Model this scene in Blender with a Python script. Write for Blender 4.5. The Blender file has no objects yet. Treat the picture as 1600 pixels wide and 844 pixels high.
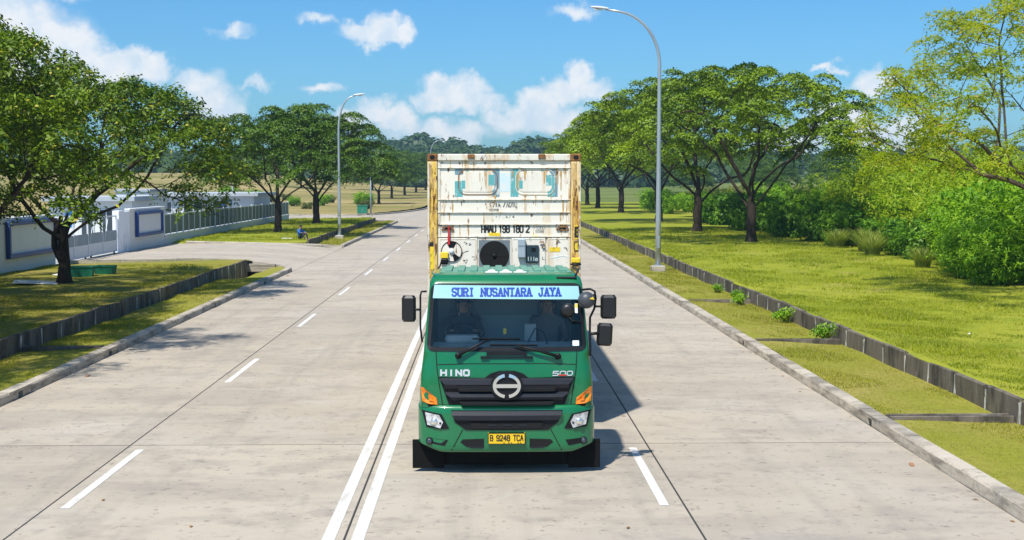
import bpy, math, random
import numpy as np
from mathutils import Vector, Matrix, noise as mnoise

SC = bpy.context.scene
COL = SC.collection
R = math.radians
rnd = random.Random(7)

# ------------------------------------------------------------------ camera
cam_d = bpy.data.cameras.new("camera")
cam = bpy.data.objects.new("camera", cam_d)
COL.objects.link(cam)
cam.location = (0, 0, 4.0)
cam.rotation_euler = (R(90 - 3.833), 0, R(-1.205))
cam_d.sensor_width = 36.0
cam_d.lens = 46.0
cam_d.clip_start = 0.1
cam_d.clip_end = 6000
SC.camera = cam

# ------------------------------------------------------------------ sun + sky
SUN_DIR = Vector((-0.25, -0.45, 0.857)).normalized()      # ground -> sun
SUN_EL = math.asin(SUN_DIR.z)
SUN_AZ = math.atan2(SUN_DIR.x, SUN_DIR.y)                 # clockwise from +Y
sun_d = bpy.data.lights.new("sun", 'SUN')
sun_d.energy = 4.9
sun_d.angle = R(1.4)
sun_d.color = (1.0, 0.95, 0.86)
sun = bpy.data.objects.new("sun", sun_d)
COL.objects.link(sun)
sun.location = (0, 0, 60)
sun.rotation_euler = (-SUN_DIR).to_track_quat('-Z', 'Y').to_euler()

SKY_STRENGTH = 0.13
world = bpy.data.worlds.new("World")
SC.world = world
world.use_nodes = True
wt = world.node_tree
for n in list(wt.nodes):
    wt.nodes.remove(n)


def wn(t, **k):
    n = wt.nodes.new(t)
    for a, b in k.items():
        setattr(n, a, b)
    return n


def build_world():
    L = wt.links.new
    out = wn('ShaderNodeOutputWorld')
    bg = wn('ShaderNodeBackground')
    bg.inputs['Strength'].default_value = SKY_STRENGTH
    sky = wn('ShaderNodeTexSky', sky_type='NISHITA')
    sky.sun_disc = False
    sky.sun_elevation = SUN_EL
    sky.sun_rotation = SUN_AZ
    sky.altitude = 0
    sky.air_density = 1.0
    sky.dust_density = 0.9
    sky.ozone_density = 2.2
    hs = wn('ShaderNodeHueSaturation')
    hs.inputs['Saturation'].default_value = 1.05
    hs.inputs['Hue'].default_value = 0.5
    gain = wn('ShaderNodeVectorMath', operation='MULTIPLY')
    gain.inputs[1].default_value = (0.40, 0.70, 0.95)
    L(sky.outputs[0], gain.inputs[0])
    L(gain.outputs[0], hs.inputs['Color'])
    tc = wn('ShaderNodeTexCoord')
    # edge turbulence
    nz = wn('ShaderNodeTexNoise')
    nz.inputs['Scale'].default_value = 48
    nz.inputs['Detail'].default_value = 7
    nz.inputs['Roughness'].default_value = 0.56
    L(tc.outputs['Generated'], nz.inputs['Vector'])
    sub = wn('ShaderNodeVectorMath', operation='SUBTRACT')
    sub.inputs[1].default_value = (0.5, 0.5, 0.5)
    L(nz.outputs['Color'], sub.inputs[0])
    scl = wn('ShaderNodeVectorMath', operation='SCALE')
    scl.inputs['Scale'].default_value = 0.034
    L(sub.outputs[0], scl.inputs[0])
    add = wn('ShaderNodeVectorMath', operation='ADD')
    L(tc.outputs['Generated'], add.inputs[0])
    L(scl.outputs[0], add.inputs[1])
    # cumulus puffs: azimuth, elevation, half width, half height (degrees), density
    blobs = [(-19.4, 6.0, 2.2, 1.6, 1), (-18.0, 5.6, 1.5, 1.2, 1), (-16.9, 5.2, 1.0, .9, 1), (-20.2, 5.0, 2.3, 1.6, 1), (-20.6, 7.0, 1.0, .6, .7),
             (-15.0, 5.0, 1.0, .6, 1), (-14.0, 4.7, .9, .5, 1), (-16.2, 4.5, 1.3, .7, 1), (-12.0, 4.0, 1.2, .7, .8), (-11.4, 3.3, 1.2, .8, .9),
             (-5.4, 6.5, .8, .45, 1), (-4.3, 6.6, .8, .6, 1), (-3.4, 6.4, .6, .45, 1), (-7.1, 6.8, .7, .25, .55), (-4.6, 6.1, 1.4, .3, .9),
             (-10.6, 6.4, .9, .28, .55), (-9.9, 4.2, .7, .2, .5), (-7.1, 4.0, .9, .27, .7),
             (-2.0, 4.0, 1.0, .65, 1), (-0.7, 4.1, .9, .55, 1), (-1.2, 3.5, 1.8, .45, 1), (-2.9, 3.6, .6, .4, .8),
             (4.1, 4.6, .6, .55, 1), (3.4, 4.0, .9, .6, 1), (2.3, 3.4, 1.0, .6, 1), (1.0, 2.9, 1.2, .6, 1), (4.6, 3.9, .8, .5, .9), (2.8, 2.7, 1.8, .7, .9),
             (-4.8, 3.1, .9, .55, 1), (-5.6, 2.8, .9, .5, 1), (-3.8, 2.7, 1.1, .5, .9), (-2.0, 2.2, 2.6, .5, .8),
             (3.8, 7.3, .9, .33, .7), (16.4, 4.2, .9, .5, .8), (15.2, 2.4, 1.4, .8, .9), (17.2, 1.9, 1.8, .8, .9), (14.6, 4.9, .7, .18, .6), (13.0, 1.7, 1.4, .6, .8),
             (-17.5, 7.9, 1.4, .35, .5), (-9.0, 8.3, 1.2, .3, .4), (9.6, 8.4, 1.2, .25, .35)]
    prev = None
    for az, el, rx, ry, dn in blobs:
        a, e = R(az), R(el)
        c = (math.sin(a) * math.cos(e), math.cos(a) * math.cos(e), math.sin(e))
        s1 = wn('ShaderNodeVectorMath', operation='SUBTRACT')
        L(add.outputs[0], s1.inputs[0]); s1.inputs[1].default_value = c
        s2 = wn('ShaderNodeVectorMath', operation='MULTIPLY')
        L(s1.outputs[0], s2.inputs[0]); s2.inputs[1].default_value = (1 / R(rx * 1.42), 1 / R(rx * 1.42), 1 / R(ry * 1.5))
        s3 = wn('ShaderNodeVectorMath', operation='LENGTH')
        L(s2.outputs[0], s3.inputs[0])
        m = wn('ShaderNodeMath', operation='MULTIPLY_ADD')
        L(s3.outputs['Value'], m.inputs[0]); m.inputs[1].default_value = -dn; m.inputs[2].default_value = dn
        if prev is not None:
            mx = wn('ShaderNodeMath', operation='MAXIMUM')
            L(prev.outputs[0], mx.inputs[0]); L(m.outputs[0], mx.inputs[1])
            prev = mx
        else:
            prev = m
    # the same kind of fair-weather cumulus over the rest of the sky
    sep = wn('ShaderNodeSeparateXYZ'); L(tc.outputs['Generated'], sep.inputs[0])
    n2 = wn('ShaderNodeTexNoise')
    n2.inputs['Scale'].default_value = 5.5; n2.inputs['Detail'].default_value = 8
    L(tc.outputs['Generated'], n2.inputs['Vector'])
    g = wn('ShaderNodeMapRange'); L(n2.outputs['Fac'], g.inputs['Value'])
    g.inputs['From Min'].default_value = 0.56; g.inputs['From Max'].default_value = 0.78
    away = wn('ShaderNodeMapRange'); L(sep.outputs['Y'], away.inputs['Value'])
    away.inputs['From Min'].default_value = 0.90; away.inputs['From Max'].default_value = 0.80
    gm = wn('ShaderNodeMath', operation='MULTIPLY'); L(g.outputs[0], gm.inputs[0]); L(away.outputs[0], gm.inputs[1])
    mx = wn('ShaderNodeMath', operation='MAXIMUM'); L(prev.outputs[0], mx.inputs[0]); L(gm.outputs[0], mx.inputs[1])
    al = wn('ShaderNodeMapRange', interpolation_type='SMOOTHSTEP'); L(mx.outputs[0], al.inputs['Value'])
    al.inputs['From Min'].default_value = 0.02; al.inputs['From Max'].default_value = 0.58
    al.inputs['To Max'].default_value = 0.92
    # cloud tone: brighter cores, faintly blue thin parts
    n3 = wn('ShaderNodeTexNoise'); n3.inputs['Scale'].default_value = 70; n3.inputs['Detail'].default_value = 5
    L(tc.outputs['Generated'], n3.inputs['Vector'])
    tone = wn('ShaderNodeMapRange'); L(n3.outputs['Fac'], tone.inputs['Value'])
    tone.inputs['From Min'].default_value = 0.35; tone.inputs['From Max'].default_value = 0.6
    cmix = wn('ShaderNodeMix', data_type='RGBA')
    L(tone.outputs[0], cmix.inputs[0])
    k = 1.0 / SKY_STRENGTH
    cmix.inputs[6].default_value = (0.60 * k, 0.70 * k, 0.80 * k, 1)
    cmix.inputs[7].default_value = (0.80 * k, 0.81 * k, 0.83 * k, 1)
    mix = wn('ShaderNodeMix', data_type='RGBA')
    L(al.outputs[0], mix.inputs[0]); L(hs.outputs[0], mix.inputs[6]); L(cmix.outputs[2], mix.inputs[7])
    L(mix.outputs[2], bg.inputs['Color'])
    L(bg.outputs[0], out.inputs[0])


build_world()
SC.view_settings.view_transform = 'Standard'
SC.view_settings.look = 'None'
SC.view_settings.gamma = 1.0
SC.view_settings.exposure = 0.26
SC.view_settings.use_curve_mapping = False
SC.render.engine = 'CYCLES'
SC.cycles.max_bounces = 7
SC.cycles.diffuse_bounces = 3
SC.cycles.glossy_bounces = 3
SC.cycles.transmission_bounces = 5
SC.cycles.transparent_max_bounces = 12
SC.cycles.volume_bounces = 0
SC.cycles.sample_clamp_indirect = 6

# ------------------------------------------------------------------ materials
MATS = {}


def mat(name, col, rough=0.7, metal=0.0, layers=(), bump=None, rand=0.0, spec=0.5, coat=0.0, emit=None):
    """Procedural surface. layers: (scale xyz, lo, hi, colour, detail, amount)  noise-masked colour overlays in world space."""
    m = bpy.data.materials.new(name)
    m.use_nodes = True
    nt = m.node_tree
    b = nt.nodes['Principled BSDF']
    L = nt.links.new
    b.inputs['Roughness'].default_value = rough
    b.inputs['Metallic'].default_value = metal
    b.inputs['Specular IOR Level'].default_value = spec
    if coat:
        b.inputs['Coat Weight'].default_value = coat
        b.inputs['Coat Roughness'].default_value = 0.06
    if emit:
        b.inputs['Emission Color'].default_value = (*emit[0], 1)
        b.inputs['Emission Strength'].default_value = emit[1]
    cur = nt.nodes.new('ShaderNodeRGB').outputs[0]
    cur.default_value = (*col, 1)
    geo = nt.nodes.new('ShaderNodeNewGeometry')
    if rand:
        oi = nt.nodes.new('ShaderNodeObjectInfo')
        mr = nt.nodes.new('ShaderNodeMapRange')
        mr.inputs['To Min'].default_value = 1 - rand
        mr.inputs['To Max'].default_value = 1 + rand
        L(oi.outputs['Random'], mr.inputs['Value'])
        vm = nt.nodes.new('ShaderNodeVectorMath'); vm.operation = 'SCALE'
        L(cur, vm.inputs[0]); L(mr.outputs[0], vm.inputs['Scale'])
        cur = vm.outputs[0]
    for i, ly in enumerate(layers):
        sc, lo, hi, c2, det, amt = ly
        mp = nt.nodes.new('ShaderNodeMapping')
        mp.inputs['Scale'].default_value = sc
        mp.inputs['Location'].default_value = (i * 3.7, i * 1.3, i * 7.1)
        L(geo.outputs['Position'], mp.inputs['Vector'])
        nz = nt.nodes.new('ShaderNodeTexNoise')
        nz.inputs['Scale'].default_value = 1
        nz.inputs['Detail'].default_value = det
        nz.inputs['Roughness'].default_value = 0.6
        L(mp.outputs[0], nz.inputs['Vector'])
        mr = nt.nodes.new('ShaderNodeMapRange')
        mr.inputs['From Min'].default_value = lo
        mr.inputs['From Max'].default_value = hi
        mr.inputs['To Max'].default_value = amt
        L(nz.outputs['Fac'], mr.inputs['Value'])
        mx = nt.nodes.new('ShaderNodeMix'); mx.data_type = 'RGBA'
        L(mr.outputs[0], mx.inputs[0]); L(cur, mx.inputs[6]); mx.inputs[7].default_value = (*c2, 1)
        cur = mx.outputs[2]
    L(cur, b.inputs['Base Color'])
    if bump:
        nz = nt.nodes.new('ShaderNodeTexNoise')
        nz.inputs['Scale'].default_value = bump[0]; nz.inputs['Detail'].default_value = 5
        L(geo.outputs['Position'], nz.inputs['Vector'])
        bp = nt.nodes.new('ShaderNodeBump')
        bp.inputs['Strength'].default_value = bump[1]; bp.inputs['Distance'].default_value = 0.02
        L(nz.outputs['Fac'], bp.inputs['Height']); L(bp.outputs[0], b.inputs['Normal'])
    MATS[name] = m
    return m


def leaf_mat(name, c1, c2, trans=0.35, scale=0.35, c3=None, c3_share=0.03):
    """Leaf: diffuse + translucent, colour varied leaf by leaf (attribute var) and clump by clump (noise)."""
    m = bpy.data.materials.new(name)
    m.use_nodes = True
    nt = m.node_tree
    L = nt.links.new
    for n in list(nt.nodes):
        nt.nodes.remove(n)
    out = nt.nodes.new('ShaderNodeOutputMaterial')
    at = nt.nodes.new('ShaderNodeAttribute'); at.attribute_name = 'var'
    geo = nt.nodes.new('ShaderNodeNewGeometry')
    nz = nt.nodes.new('ShaderNodeTexNoise'); nz.inputs['Scale'].default_value = scale; nz.inputs['Detail'].default_value = 3
    L(geo.outputs['Position'], nz.inputs['Vector'])
    a = nt.nodes.new('ShaderNodeMath'); a.operation = 'MULTIPLY_ADD'
    L(nz.outputs['Fac'], a.inputs[0]); a.inputs[1].default_value = 1.6; a.inputs[2].default_value = -0.65
    s = nt.nodes.new('ShaderNodeMath'); s.operation = 'MULTIPLY_ADD'
    L(at.outputs['Fac'], s.inputs[0]); s.inputs[1].default_value = 0.6; L(a.outputs[0], s.inputs[2])
    s.use_clamp = True
    mx = nt.nodes.new('ShaderNodeMix'); mx.data_type = 'RGBA'
    L(s.outputs[0], mx.inputs[0]); mx.inputs[6].default_value = (*c1, 1); mx.inputs[7].default_value = (*c2, 1)
    cur = mx.outputs[2]
    if c3:
        g = nt.nodes.new('ShaderNodeMath'); g.operation = 'GREATER_THAN'; L(at.outputs['Fac'], g.inputs[0]); g.inputs[1].default_value = 1 - c3_share
        m3 = nt.nodes.new('ShaderNodeMix'); m3.data_type = 'RGBA'
        L(g.outputs[0], m3.inputs[0]); L(cur, m3.inputs[6]); m3.inputs[7].default_value = (*c3, 1)
        cur = m3.outputs[2]
    d = nt.nodes.new('ShaderNodeBsdfPrincipled'); L(cur, d.inputs['Base Color'])
    d.inputs['Roughness'].default_value = 0.5
    d.inputs['Specular IOR Level'].default_value = 0.3
    t = nt.nodes.new('ShaderNodeBsdfTranslucent')
    tcol = nt.nodes.new('ShaderNodeMix'); tcol.data_type = 'RGBA'; tcol.blend_type = 'MULTIPLY'; tcol.inputs[0].default_value = 1
    L(cur, tcol.inputs[6]); tcol.inputs[7].default_value = (1.6, 1.7, 0.5, 1)
    L(tcol.outputs[2], t.inputs['Color'])
    ms = nt.nodes.new('ShaderNodeMixShader'); ms.inputs[0].default_value = trans
    L(d.outputs[0], ms.inputs[1]); L(t.outputs[0], ms.inputs[2]); L(ms.outputs[0], out.inputs[0])
    MATS[name] = m
    return m


def glass_mat(name, tint, refl=0.06, rough=0.02):
    m = bpy.data.materials.new(name); m.use_nodes = True
    nt = m.node_tree; L = nt.links.new
    for n in list(nt.nodes):
        nt.nodes.remove(n)
    out = nt.nodes.new('ShaderNodeOutputMaterial')
    tr = nt.nodes.new('ShaderNodeBsdfTransparent'); tr.inputs[0].default_value = (*tint, 1)
    gl = nt.nodes.new('ShaderNodeBsdfGlossy'); gl.inputs['Roughness'].default_value = rough
    gl.inputs['Color'].default_value = (1.0, 0.90, 0.74, 1)
    fr = nt.nodes.new('ShaderNodeFresnel'); fr.inputs[0].default_value = 1.5
    ad = nt.nodes.new('ShaderNodeMath'); ad.operation = 'ADD'; L(fr.outputs[0], ad.inputs[0]); ad.inputs[1].default_value = refl
    ad.use_clamp = True
    ms = nt.nodes.new('ShaderNodeMixShader'); L(ad.outputs[0], ms.inputs[0])
    L(tr.outputs[0], ms.inputs[1]); L(gl.outputs[0], ms.inputs[2]); L(ms.outputs[0], out.inputs[0])
    MATS[name] = m
    return m


def noise_layers(*a):
    return a


DK = (0.035, 0.033, 0.03)
mat('concrete_slab', (0.430, 0.372, 0.292), 0.85, rand=0.06, spec=0.3, bump=(9, 0.12), layers=(
    ((0.16, 0.55, 1), 0.42, 0.68, (0.31, 0.270, 0.222), 7, 0.6),
    ((0.35, 0.35, 1), 0.50, 0.75, (0.47, 0.425, 0.365), 5, 0.65),
    ((0.30, 1.7, 1), 0.55, 0.74, (0.28, 0.245, 0.205), 8, 0.4),
    ((1.5, 0.08, 1), 0.55, 0.75, (0.27, 0.24, 0.20), 5, 0.5),
    ((0.9, 1.3, 1), 0.52, 0.66, (0.28, 0.245, 0.205), 9, 0.5),
    ((3.2, 3.2, 1), 0.54, 0.72, (0.25, 0.222, 0.19), 8, 0.6),
    ((9, 9, 9), 0.61, 0.68, (0.18, 0.155, 0.125), 5, 0.7),
    ((70, 70, 70), 0.60, 0.74, (0.22, 0.20, 0.18), 2, 0.5)))
mat('joint_filler', (0.035, 0.033, 0.03), 0.9)
mat('kerb_concrete', (0.46, 0.405, 0.325), 0.9, rand=0.10, spec=0.2, bump=(22, 0.3), layers=(
    ((0.8, 1.3, 9), 0.45, 0.62, (0.17, 0.152, 0.125), 6, 0.8),
    ((7, 7, 7), 0.55, 0.72, (0.24, 0.22, 0.19), 6, 0.6),
    ((2, 2, 3), 0.58, 0.76, (0.58, 0.55, 0.50), 4, 0.6),
    ((30, 30, 30), 0.62, 0.7, (0.10, 0.095, 0.08), 3, 0.5)))
mat('drain_panel', (0.150, 0.127, 0.100), 0.92, rand=0.20, spec=0.2, bump=(16, 0.35), layers=(
    ((3.0, 3.0, 0.5), 0.50, 0.72, (0.27, 0.24, 0.20), 6, 0.6),
    ((2.6, 2.6, 0.8), 0.46, 0.62, (0.05, 0.045, 0.038), 8, 0.85),
    ((9, 9, 2), 0.60, 0.72, (0.33, 0.31, 0.28), 5, 0.45)))
mat('mortar', (0.62, 0.60, 0.55), 0.95, layers=(((9, 9, 4), 0.45, 0.62, (0.20, 0.19, 0.17), 5, 0.8),))
mat('road_paint', (0.66, 0.65, 0.62), 0.75, layers=(
    ((7, 1.2, 9), 0.52, 0.68, (0.47, 0.43, 0.37), 7, 0.75), ((16, 16, 16), 0.58, 0.66, (0.42, 0.38, 0.32), 6, 0.8)))
mat('lawn_dry', (0.24, 0.23, 0.03), 0.95, spec=0.1, bump=(14, 0.6), layers=(
    ((0.25, 0.3, 1), 0.42, 0.62, (0.30, 0.235, 0.07), 6, 0.85),
    ((0.9, 0.9, 1), 0.52, 0.72, (0.15, 0.18, 0.02), 6, 0.7),
    ((7, 7, 7), 0.48, 0.70, (0.16, 0.15, 0.025), 4, 0.7)))
leaf_mat('dry_blade', (0.19, 0.205, 0.010), (0.35, 0.33, 0.022), 0.33, 0.35, (0.36, 0.28, 0.10), 0.16)
mat('lawn_soil', (0.235, 0.265, 0.018), 0.95, spec=0.1, bump=(14, 0.6), layers=(
    ((0.16, 0.16, 1), 0.40, 0.66, (0.32, 0.315, 0.04), 5, 0.8),
    ((0.9, 0.9, 1), 0.52, 0.72, (0.15, 0.21, 0.016), 6, 0.75),
    ((0.5, 0.22, 1), 0.58, 0.74, (0.33, 0.25, 0.09), 6, 0.8),
    ((7, 7, 7), 0.48, 0.70, (0.19, 0.20, 0.02), 4, 0.7)))
mat('verge_soil', (0.24, 0.245, 0.03), 0.95, spec=0.1, bump=(14, 0.6), layers=(
    ((0.4, 0.3, 1), 0.42, 0.66, (0.32, 0.265, 0.075), 5, 0.85),
    ((0.9, 0.9, 1), 0.55, 0.72, (0.19, 0.20, 0.025), 6, 0.7),
    ((7, 7, 7), 0.48, 0.70, (0.18, 0.16, 0.03), 4, 0.7)))
mat('scrub_ground', (0.12, 0.16, 0.035), 0.95, spec=0.1, layers=(
    ((0.03, 0.04, 0.1), 0.42, 0.62, (0.22, 0.22, 0.07), 5, 0.8),
    ((0.08, 0.14, 0.1), 0.48, 0.66, (0.09, 0.13, 0.02), 6, 0.8)))
mat('field_grass', (0.26, 0.215, 0.075), 0.95, spec=0.1, layers=(
    ((0.02, 0.03, 0.1), 0.40, 0.62, (0.40, 0.30, 0.13), 5, 0.9),
    ((0.05, 0.11, 0.1), 0.48, 0.66, (0.13, 0.15, 0.03), 6, 0.8),
    ((0.5, 0.5, 0.5), 0.50, 0.72, (0.15, 0.14, 0.04), 5, 0.6)))
mat('hill_soil', (0.05, 0.075, 0.03), 0.95, spec=0.1, layers=(((0.02, 0.02, 0.05), 0.45, 0.7, (0.09, 0.11, 0.04), 5, 0.8),))
mat('ground_soil', (0.15, 0.14, 0.05), 0.95, spec=0.1, layers=(((0.1, 0.1, 0.1), 0.45, 0.7, (0.09, 0.11, 0.03), 5, 0.8),))
mat('yard_paving', (0.36, 0.36, 0.35), 0.9, layers=(((0.4, 0.4, 1), 0.45, 0.7, (0.27, 0.27, 0.26), 5, 0.7),))
mat('wall_paint', (0.68, 0.66, 0.61), 0.8, spec=0.3, bump=(30, 0.06), layers=(
    ((0.7, 0.7, 0.35), 0.50, 0.75, (0.68, 0.67, 0.64), 5, 0.6), ((3, 3, 0.5), 0.60, 0.75, (0.50, 0.49, 0.46), 6, 0.5)))
mat('pillar_paint', (0.80, 0.82, 0.84), 0.8, layers=(((4, 4, 1.2), 0.56, 0.68, (0.42, 0.42, 0.42), 6, 0.7),))
mat('building_paint', (0.54, 0.58, 0.62), 0.8, layers=(((0.5, 0.5, 0.4), 0.5, 0.75, (0.38, 0.44, 0.52), 5, 0.6),))
mat('building_white', (0.72, 0.73, 0.73), 0.8, layers=(((0.5, 0.5, 0.4), 0.5, 0.75, (0.64, 0.68, 0.72), 5, 0.5),))
mat('blue_frame', (0.012, 0.05, 0.22), 0.45, layers=(((2, 2, 2), 0.5, 0.75, (0.02, 0.075, 0.27), 4, 0.6),))
mat('sign_face', (0.66, 0.66, 0.66), 0.6, layers=(((1, 1, 0.6), 0.5, 0.75, (0.56, 0.57, 0.58), 5, 0.6),))
mat('sign_blue', (0.02, 0.14, 0.55), 0.5, layers=(((3, 3, 3), 0.5, 0.7, (0.03, 0.18, 0.6), 3, 0.5),))
mat('poster_blue', (0.04, 0.30, 0.75), 0.5, layers=(((3, 3, 3), 0.5, 0.7, (0.06, 0.36, 0.8), 3, 0.5),))
mat('white_metal', (0.62, 0.65, 0.68), 0.45, layers=(((3, 3, 3), 0.58, 0.72, (0.55, 0.56, 0.56), 4, 0.5),))
mat('galvanised', (0.46, 0.50, 0.53), 0.42, 0.55, layers=(((3, 3, 0.6), 0.45, 0.7, (0.36, 0.40, 0.43), 4, 0.7),))
mat('gate_mesh', (0.24, 0.29, 0.32), 0.6, layers=(((2, 2, 0.7), 0.45, 0.7, (0.32, 0.37, 0.40), 4, 0.7),))
mat('fence_mesh', (0.10, 0.125, 0.135), 0.6, rand=0.12, layers=(((2, 2, 0.7), 0.45, 0.7, (0.12, 0.155, 0.17), 4, 0.7),))
mat('dark_window', (0.035, 0.05, 0.065), 0.12, spec=0.8, layers=(((1, 1, 1), 0.45, 0.7, (0.06, 0.08, 0.10), 3, 0.6),))
mat('green_plastic', (0.012, 0.19, 0.115), 0.5, layers=(((5, 5, 5), 0.5, 0.7, (0.02, 0.13, 0.08), 4, 0.6),))
mat('white_slab', (0.72, 0.70, 0.66), 0.8, layers=(((5, 5, 5), 0.5, 0.7, (0.5, 0.48, 0.44), 4, 0.6),))
mat('bark', (0.040, 0.030, 0.023), 0.95, spec=0.15, bump=(12, 0.9), layers=(
    ((9, 9, 1.6), 0.50, 0.68, (0.085, 0.066, 0.052), 6, 0.8), ((14, 14, 3), 0.5, 0.66, (0.025, 0.018, 0.013), 5, 0.8)))
mat('bark_pale', (0.085, 0.062, 0.045), 0.95, spec=0.15, bump=(12, 0.9), layers=(((9, 9, 2), 0.50, 0.68, (0.16, 0.125, 0.09), 6, 0.8),))
leaf_mat('leaf_rain', (0.026, 0.076, 0.002), (0.27, 0.385, 0.006), 0.12, 0.30)
leaf_mat('leaf_dark', (0.015, 0.050, 0.002), (0.125, 0.225, 0.006), 0.10, 0.35)
leaf_mat('leaf_near', (0.020, 0.060, 0.002), (0.19, 0.285, 0.007), 0.15, 0.55, (0.42, 0.36, 0.03))
leaf_mat('leaf_yellow', (0.17, 0.26, 0.010), (0.40, 0.41, 0.020), 0.42, 0.5, (0.5, 0.33, 0.05))
leaf_mat('leaf_bush', (0.10, 0.25, 0.008), (0.32, 0.50, 0.018), 0.32, 0.7)
leaf_mat('leaf_bush_dark', (0.05, 0.15, 0.008), (0.18, 0.33, 0.018), 0.3, 0.7)
leaf_mat('leaf_feather', (0.20, 0.31, 0.012), (0.42, 0.50, 0.022), 0.42, 0.5)
leaf_mat('leaf_reed', (0.16, 0.23, 0.04), (0.34, 0.36, 0.09), 0.35, 1.0)
leaf_mat('leaf_scrub', (0.10, 0.14, 0.025), (0.22, 0.22, 0.06), 0.3, 0.2)
leaf_mat('leaf_far', (0.035, 0.075, 0.022), (0.075, 0.125, 0.032), 0.2, 0.03)
leaf_mat('grass_blade', (0.180, 0.235, 0.009), (0.375, 0.385, 0.019), 0.33, 0.40, (0.36, 0.30, 0.09), 0.07)
leaf_mat('verge_blade', (0.22, 0.235, 0.013), (0.37, 0.35, 0.03), 0.33, 0.5, (0.38, 0.31, 0.12), 0.14)


# ------------------------------------------------------------------ mesh helpers
class MB:
    """collects shapes, builds ONE mesh object"""

    def __init__(s):
        s.v = []; s.f = []; s.mi = []; s.sm = []

    def add(s, verts, faces, mi=0, smooth=False):
        o = len(s.v)
        s.v += [tuple(p) for p in verts]
        for f in faces:
            s.f.append([i + o for i in f]); s.mi.append(mi); s.sm.append(smooth)
        return s

    def box(s, x0, x1, y0, y1, z0, z1, mi=0):
        v = [(x0, y0, z0), (x1, y0, z0), (x1, y1, z0), (x0, y1, z0), (x0, y0, z1), (x1, y0, z1), (x1, y1, z1), (x0, y1, z1)]
        return s.add(v, [(3, 2, 1, 0), (4, 5, 6, 7), (0, 1, 5, 4), (1, 2, 6, 5), (2, 3, 7, 6), (3, 0, 4, 7)], mi)

    def bbox(s, x0, x1, y0, y1, z0, z1, b=0.02, mi=0):
        """box with chamfered edges"""
        def loop(z, i):
            return [(x0 + b + i, y0 + i, z), (x1 - b - i, y0 + i, z), (x1 - i, y0 + b + i, z), (x1 - i, y1 - b - i, z),
                    (x1 - b - i, y1 - i, z), (x0 + b + i, y1 - i, z), (x0 + i, y1 - b - i, z), (x0 + i, y0 + b + i, z)]
        v = loop(z0, b * .7) + loop(z0 + b, 0) + loop(z1 - b, 0) + loop(z1, b * .7)
        f = [tuple(range(7, -1, -1)), tuple(range(24, 32))]
        for k in range(3):
            for i in range(8):
                j = (i + 1) % 8
                f.append((k * 8 + i, k * 8 + j, k * 8 + 8 + j, k * 8 + 8 + i))
        return s.add(v, f, mi)

    def prism(s, poly, fn, d0, d1, mi=0):
        """polygon in (x,z) laid on surface y=fn(x,z); from offset d1 (behind) to d0 (front, towards -y)"""
        n = len(poly)
        fr = [(x, fn(x, z) - d0, z) for x, z in poly]
        bk = [(x, fn(x, z) - d1, z) for x, z in poly]
        area = sum(poly[i][0] * poly[(i + 1) % n][1] - poly[(i + 1) % n][0] * poly[i][1] for i in range(n))
        ff = list(range(n)); bb = list(range(2 * n - 1, n - 1, -1))
        side = [(i, n + i, n + (i + 1) % n, (i + 1) % n) for i in range(n)]
        if area < 0:
            ff = ff[::-1]; bb = bb[::-1]; side = [q[::-1] for q in side]
        return s.add(fr + bk, [ff, bb] + side, mi)

    def tube(s, pts, rad, n=8, mi=0, cap=True):
        pts = [Vector(p) for p in pts]
        if not hasattr(rad, '__len__'):
            rad = [rad] * len(pts)
        o = []
        up = Vector((0, 0, 1))
        ref = None
        for i, p in enumerate(pts):
            d = (pts[min(i + 1, len(pts) - 1)] - pts[max(i - 1, 0)]).normalized()
            if ref is None:
                ref = d.cross(up) if abs(d.z) < 0.95 else d.cross(Vector((0, 1, 0)))
            ref = (ref - d * ref.dot(d)).normalized()
            q = d.cross(ref)
            for k in range(n):
                a = 2 * math.pi * k / n
                o.append(p + (ref * math.cos(a) + q * math.sin(a)) * rad[i])
        f = []
        for i in range(len(pts) - 1):
            for k in range(n):
                j = (k + 1) % n
                f.append((i * n + k, i * n + j, (i + 1) * n + j, (i + 1) * n + k))
        s.add(o, f, mi, True)
        if cap:
            m = len(s.v) - len(o)
            s.f.append([m + k for k in range(n - 1, -1, -1)]); s.mi.append(mi); s.sm.append(False)
            s.f.append([m + (len(pts) - 1) * n + k for k in range(n)]); s.mi.append(mi); s.sm.append(False)
        return s

    def lathe(s, prof, n=24, axis='z', c=(0, 0, 0), mi=0, smooth=True, closed=False):
        """prof: (r, h) list"""
        o = []
        for r, h in prof:
            for k in range(n):
                a = 2 * math.pi * k / n
                x, y = r * math.cos(a), r * math.sin(a)
                p = {'z': (x, y, h), 'x': (h, x, y), 'y': (y, h, x)}[axis]
                o.append((p[0] + c[0], p[1] + c[1], p[2] + c[2]))
        f = []
        m = len(prof)
        for i in range(m if closed else m - 1):
            i2 = (i + 1) % m
            for k in range(n):
                j = (k + 1) % n
                f.append((i * n + k, i * n + j, i2 * n + j, i2 * n + k))
        if not closed:
            f.append(tuple(range(n - 1, -1, -1)))
            f.append(tuple((m - 1) * n + k for k in range(n)))
        return s.add(o, f, mi, smooth)

    def grid(s, P, mi=0, smooth=True):
        """P[i][j] points"""
        n, m = len(P), len(P[0])
        v = [p for row in P for p in row]
        f = [(i * m + j, i * m + j + 1, (i + 1) * m + j + 1, (i + 1) * m + j) for i in range(n - 1) for j in range(m - 1)]
        return s.add(v, f, mi, smooth)

    def mesh(s, name):
        me = bpy.data.meshes.new(name)
        me.from_pydata(s.v, [], s.f)
        me.polygons.foreach_set('use_smooth', s.sm)
        me.polygons.foreach_set('material_index', s.mi)
        me.update()
        return me

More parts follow.
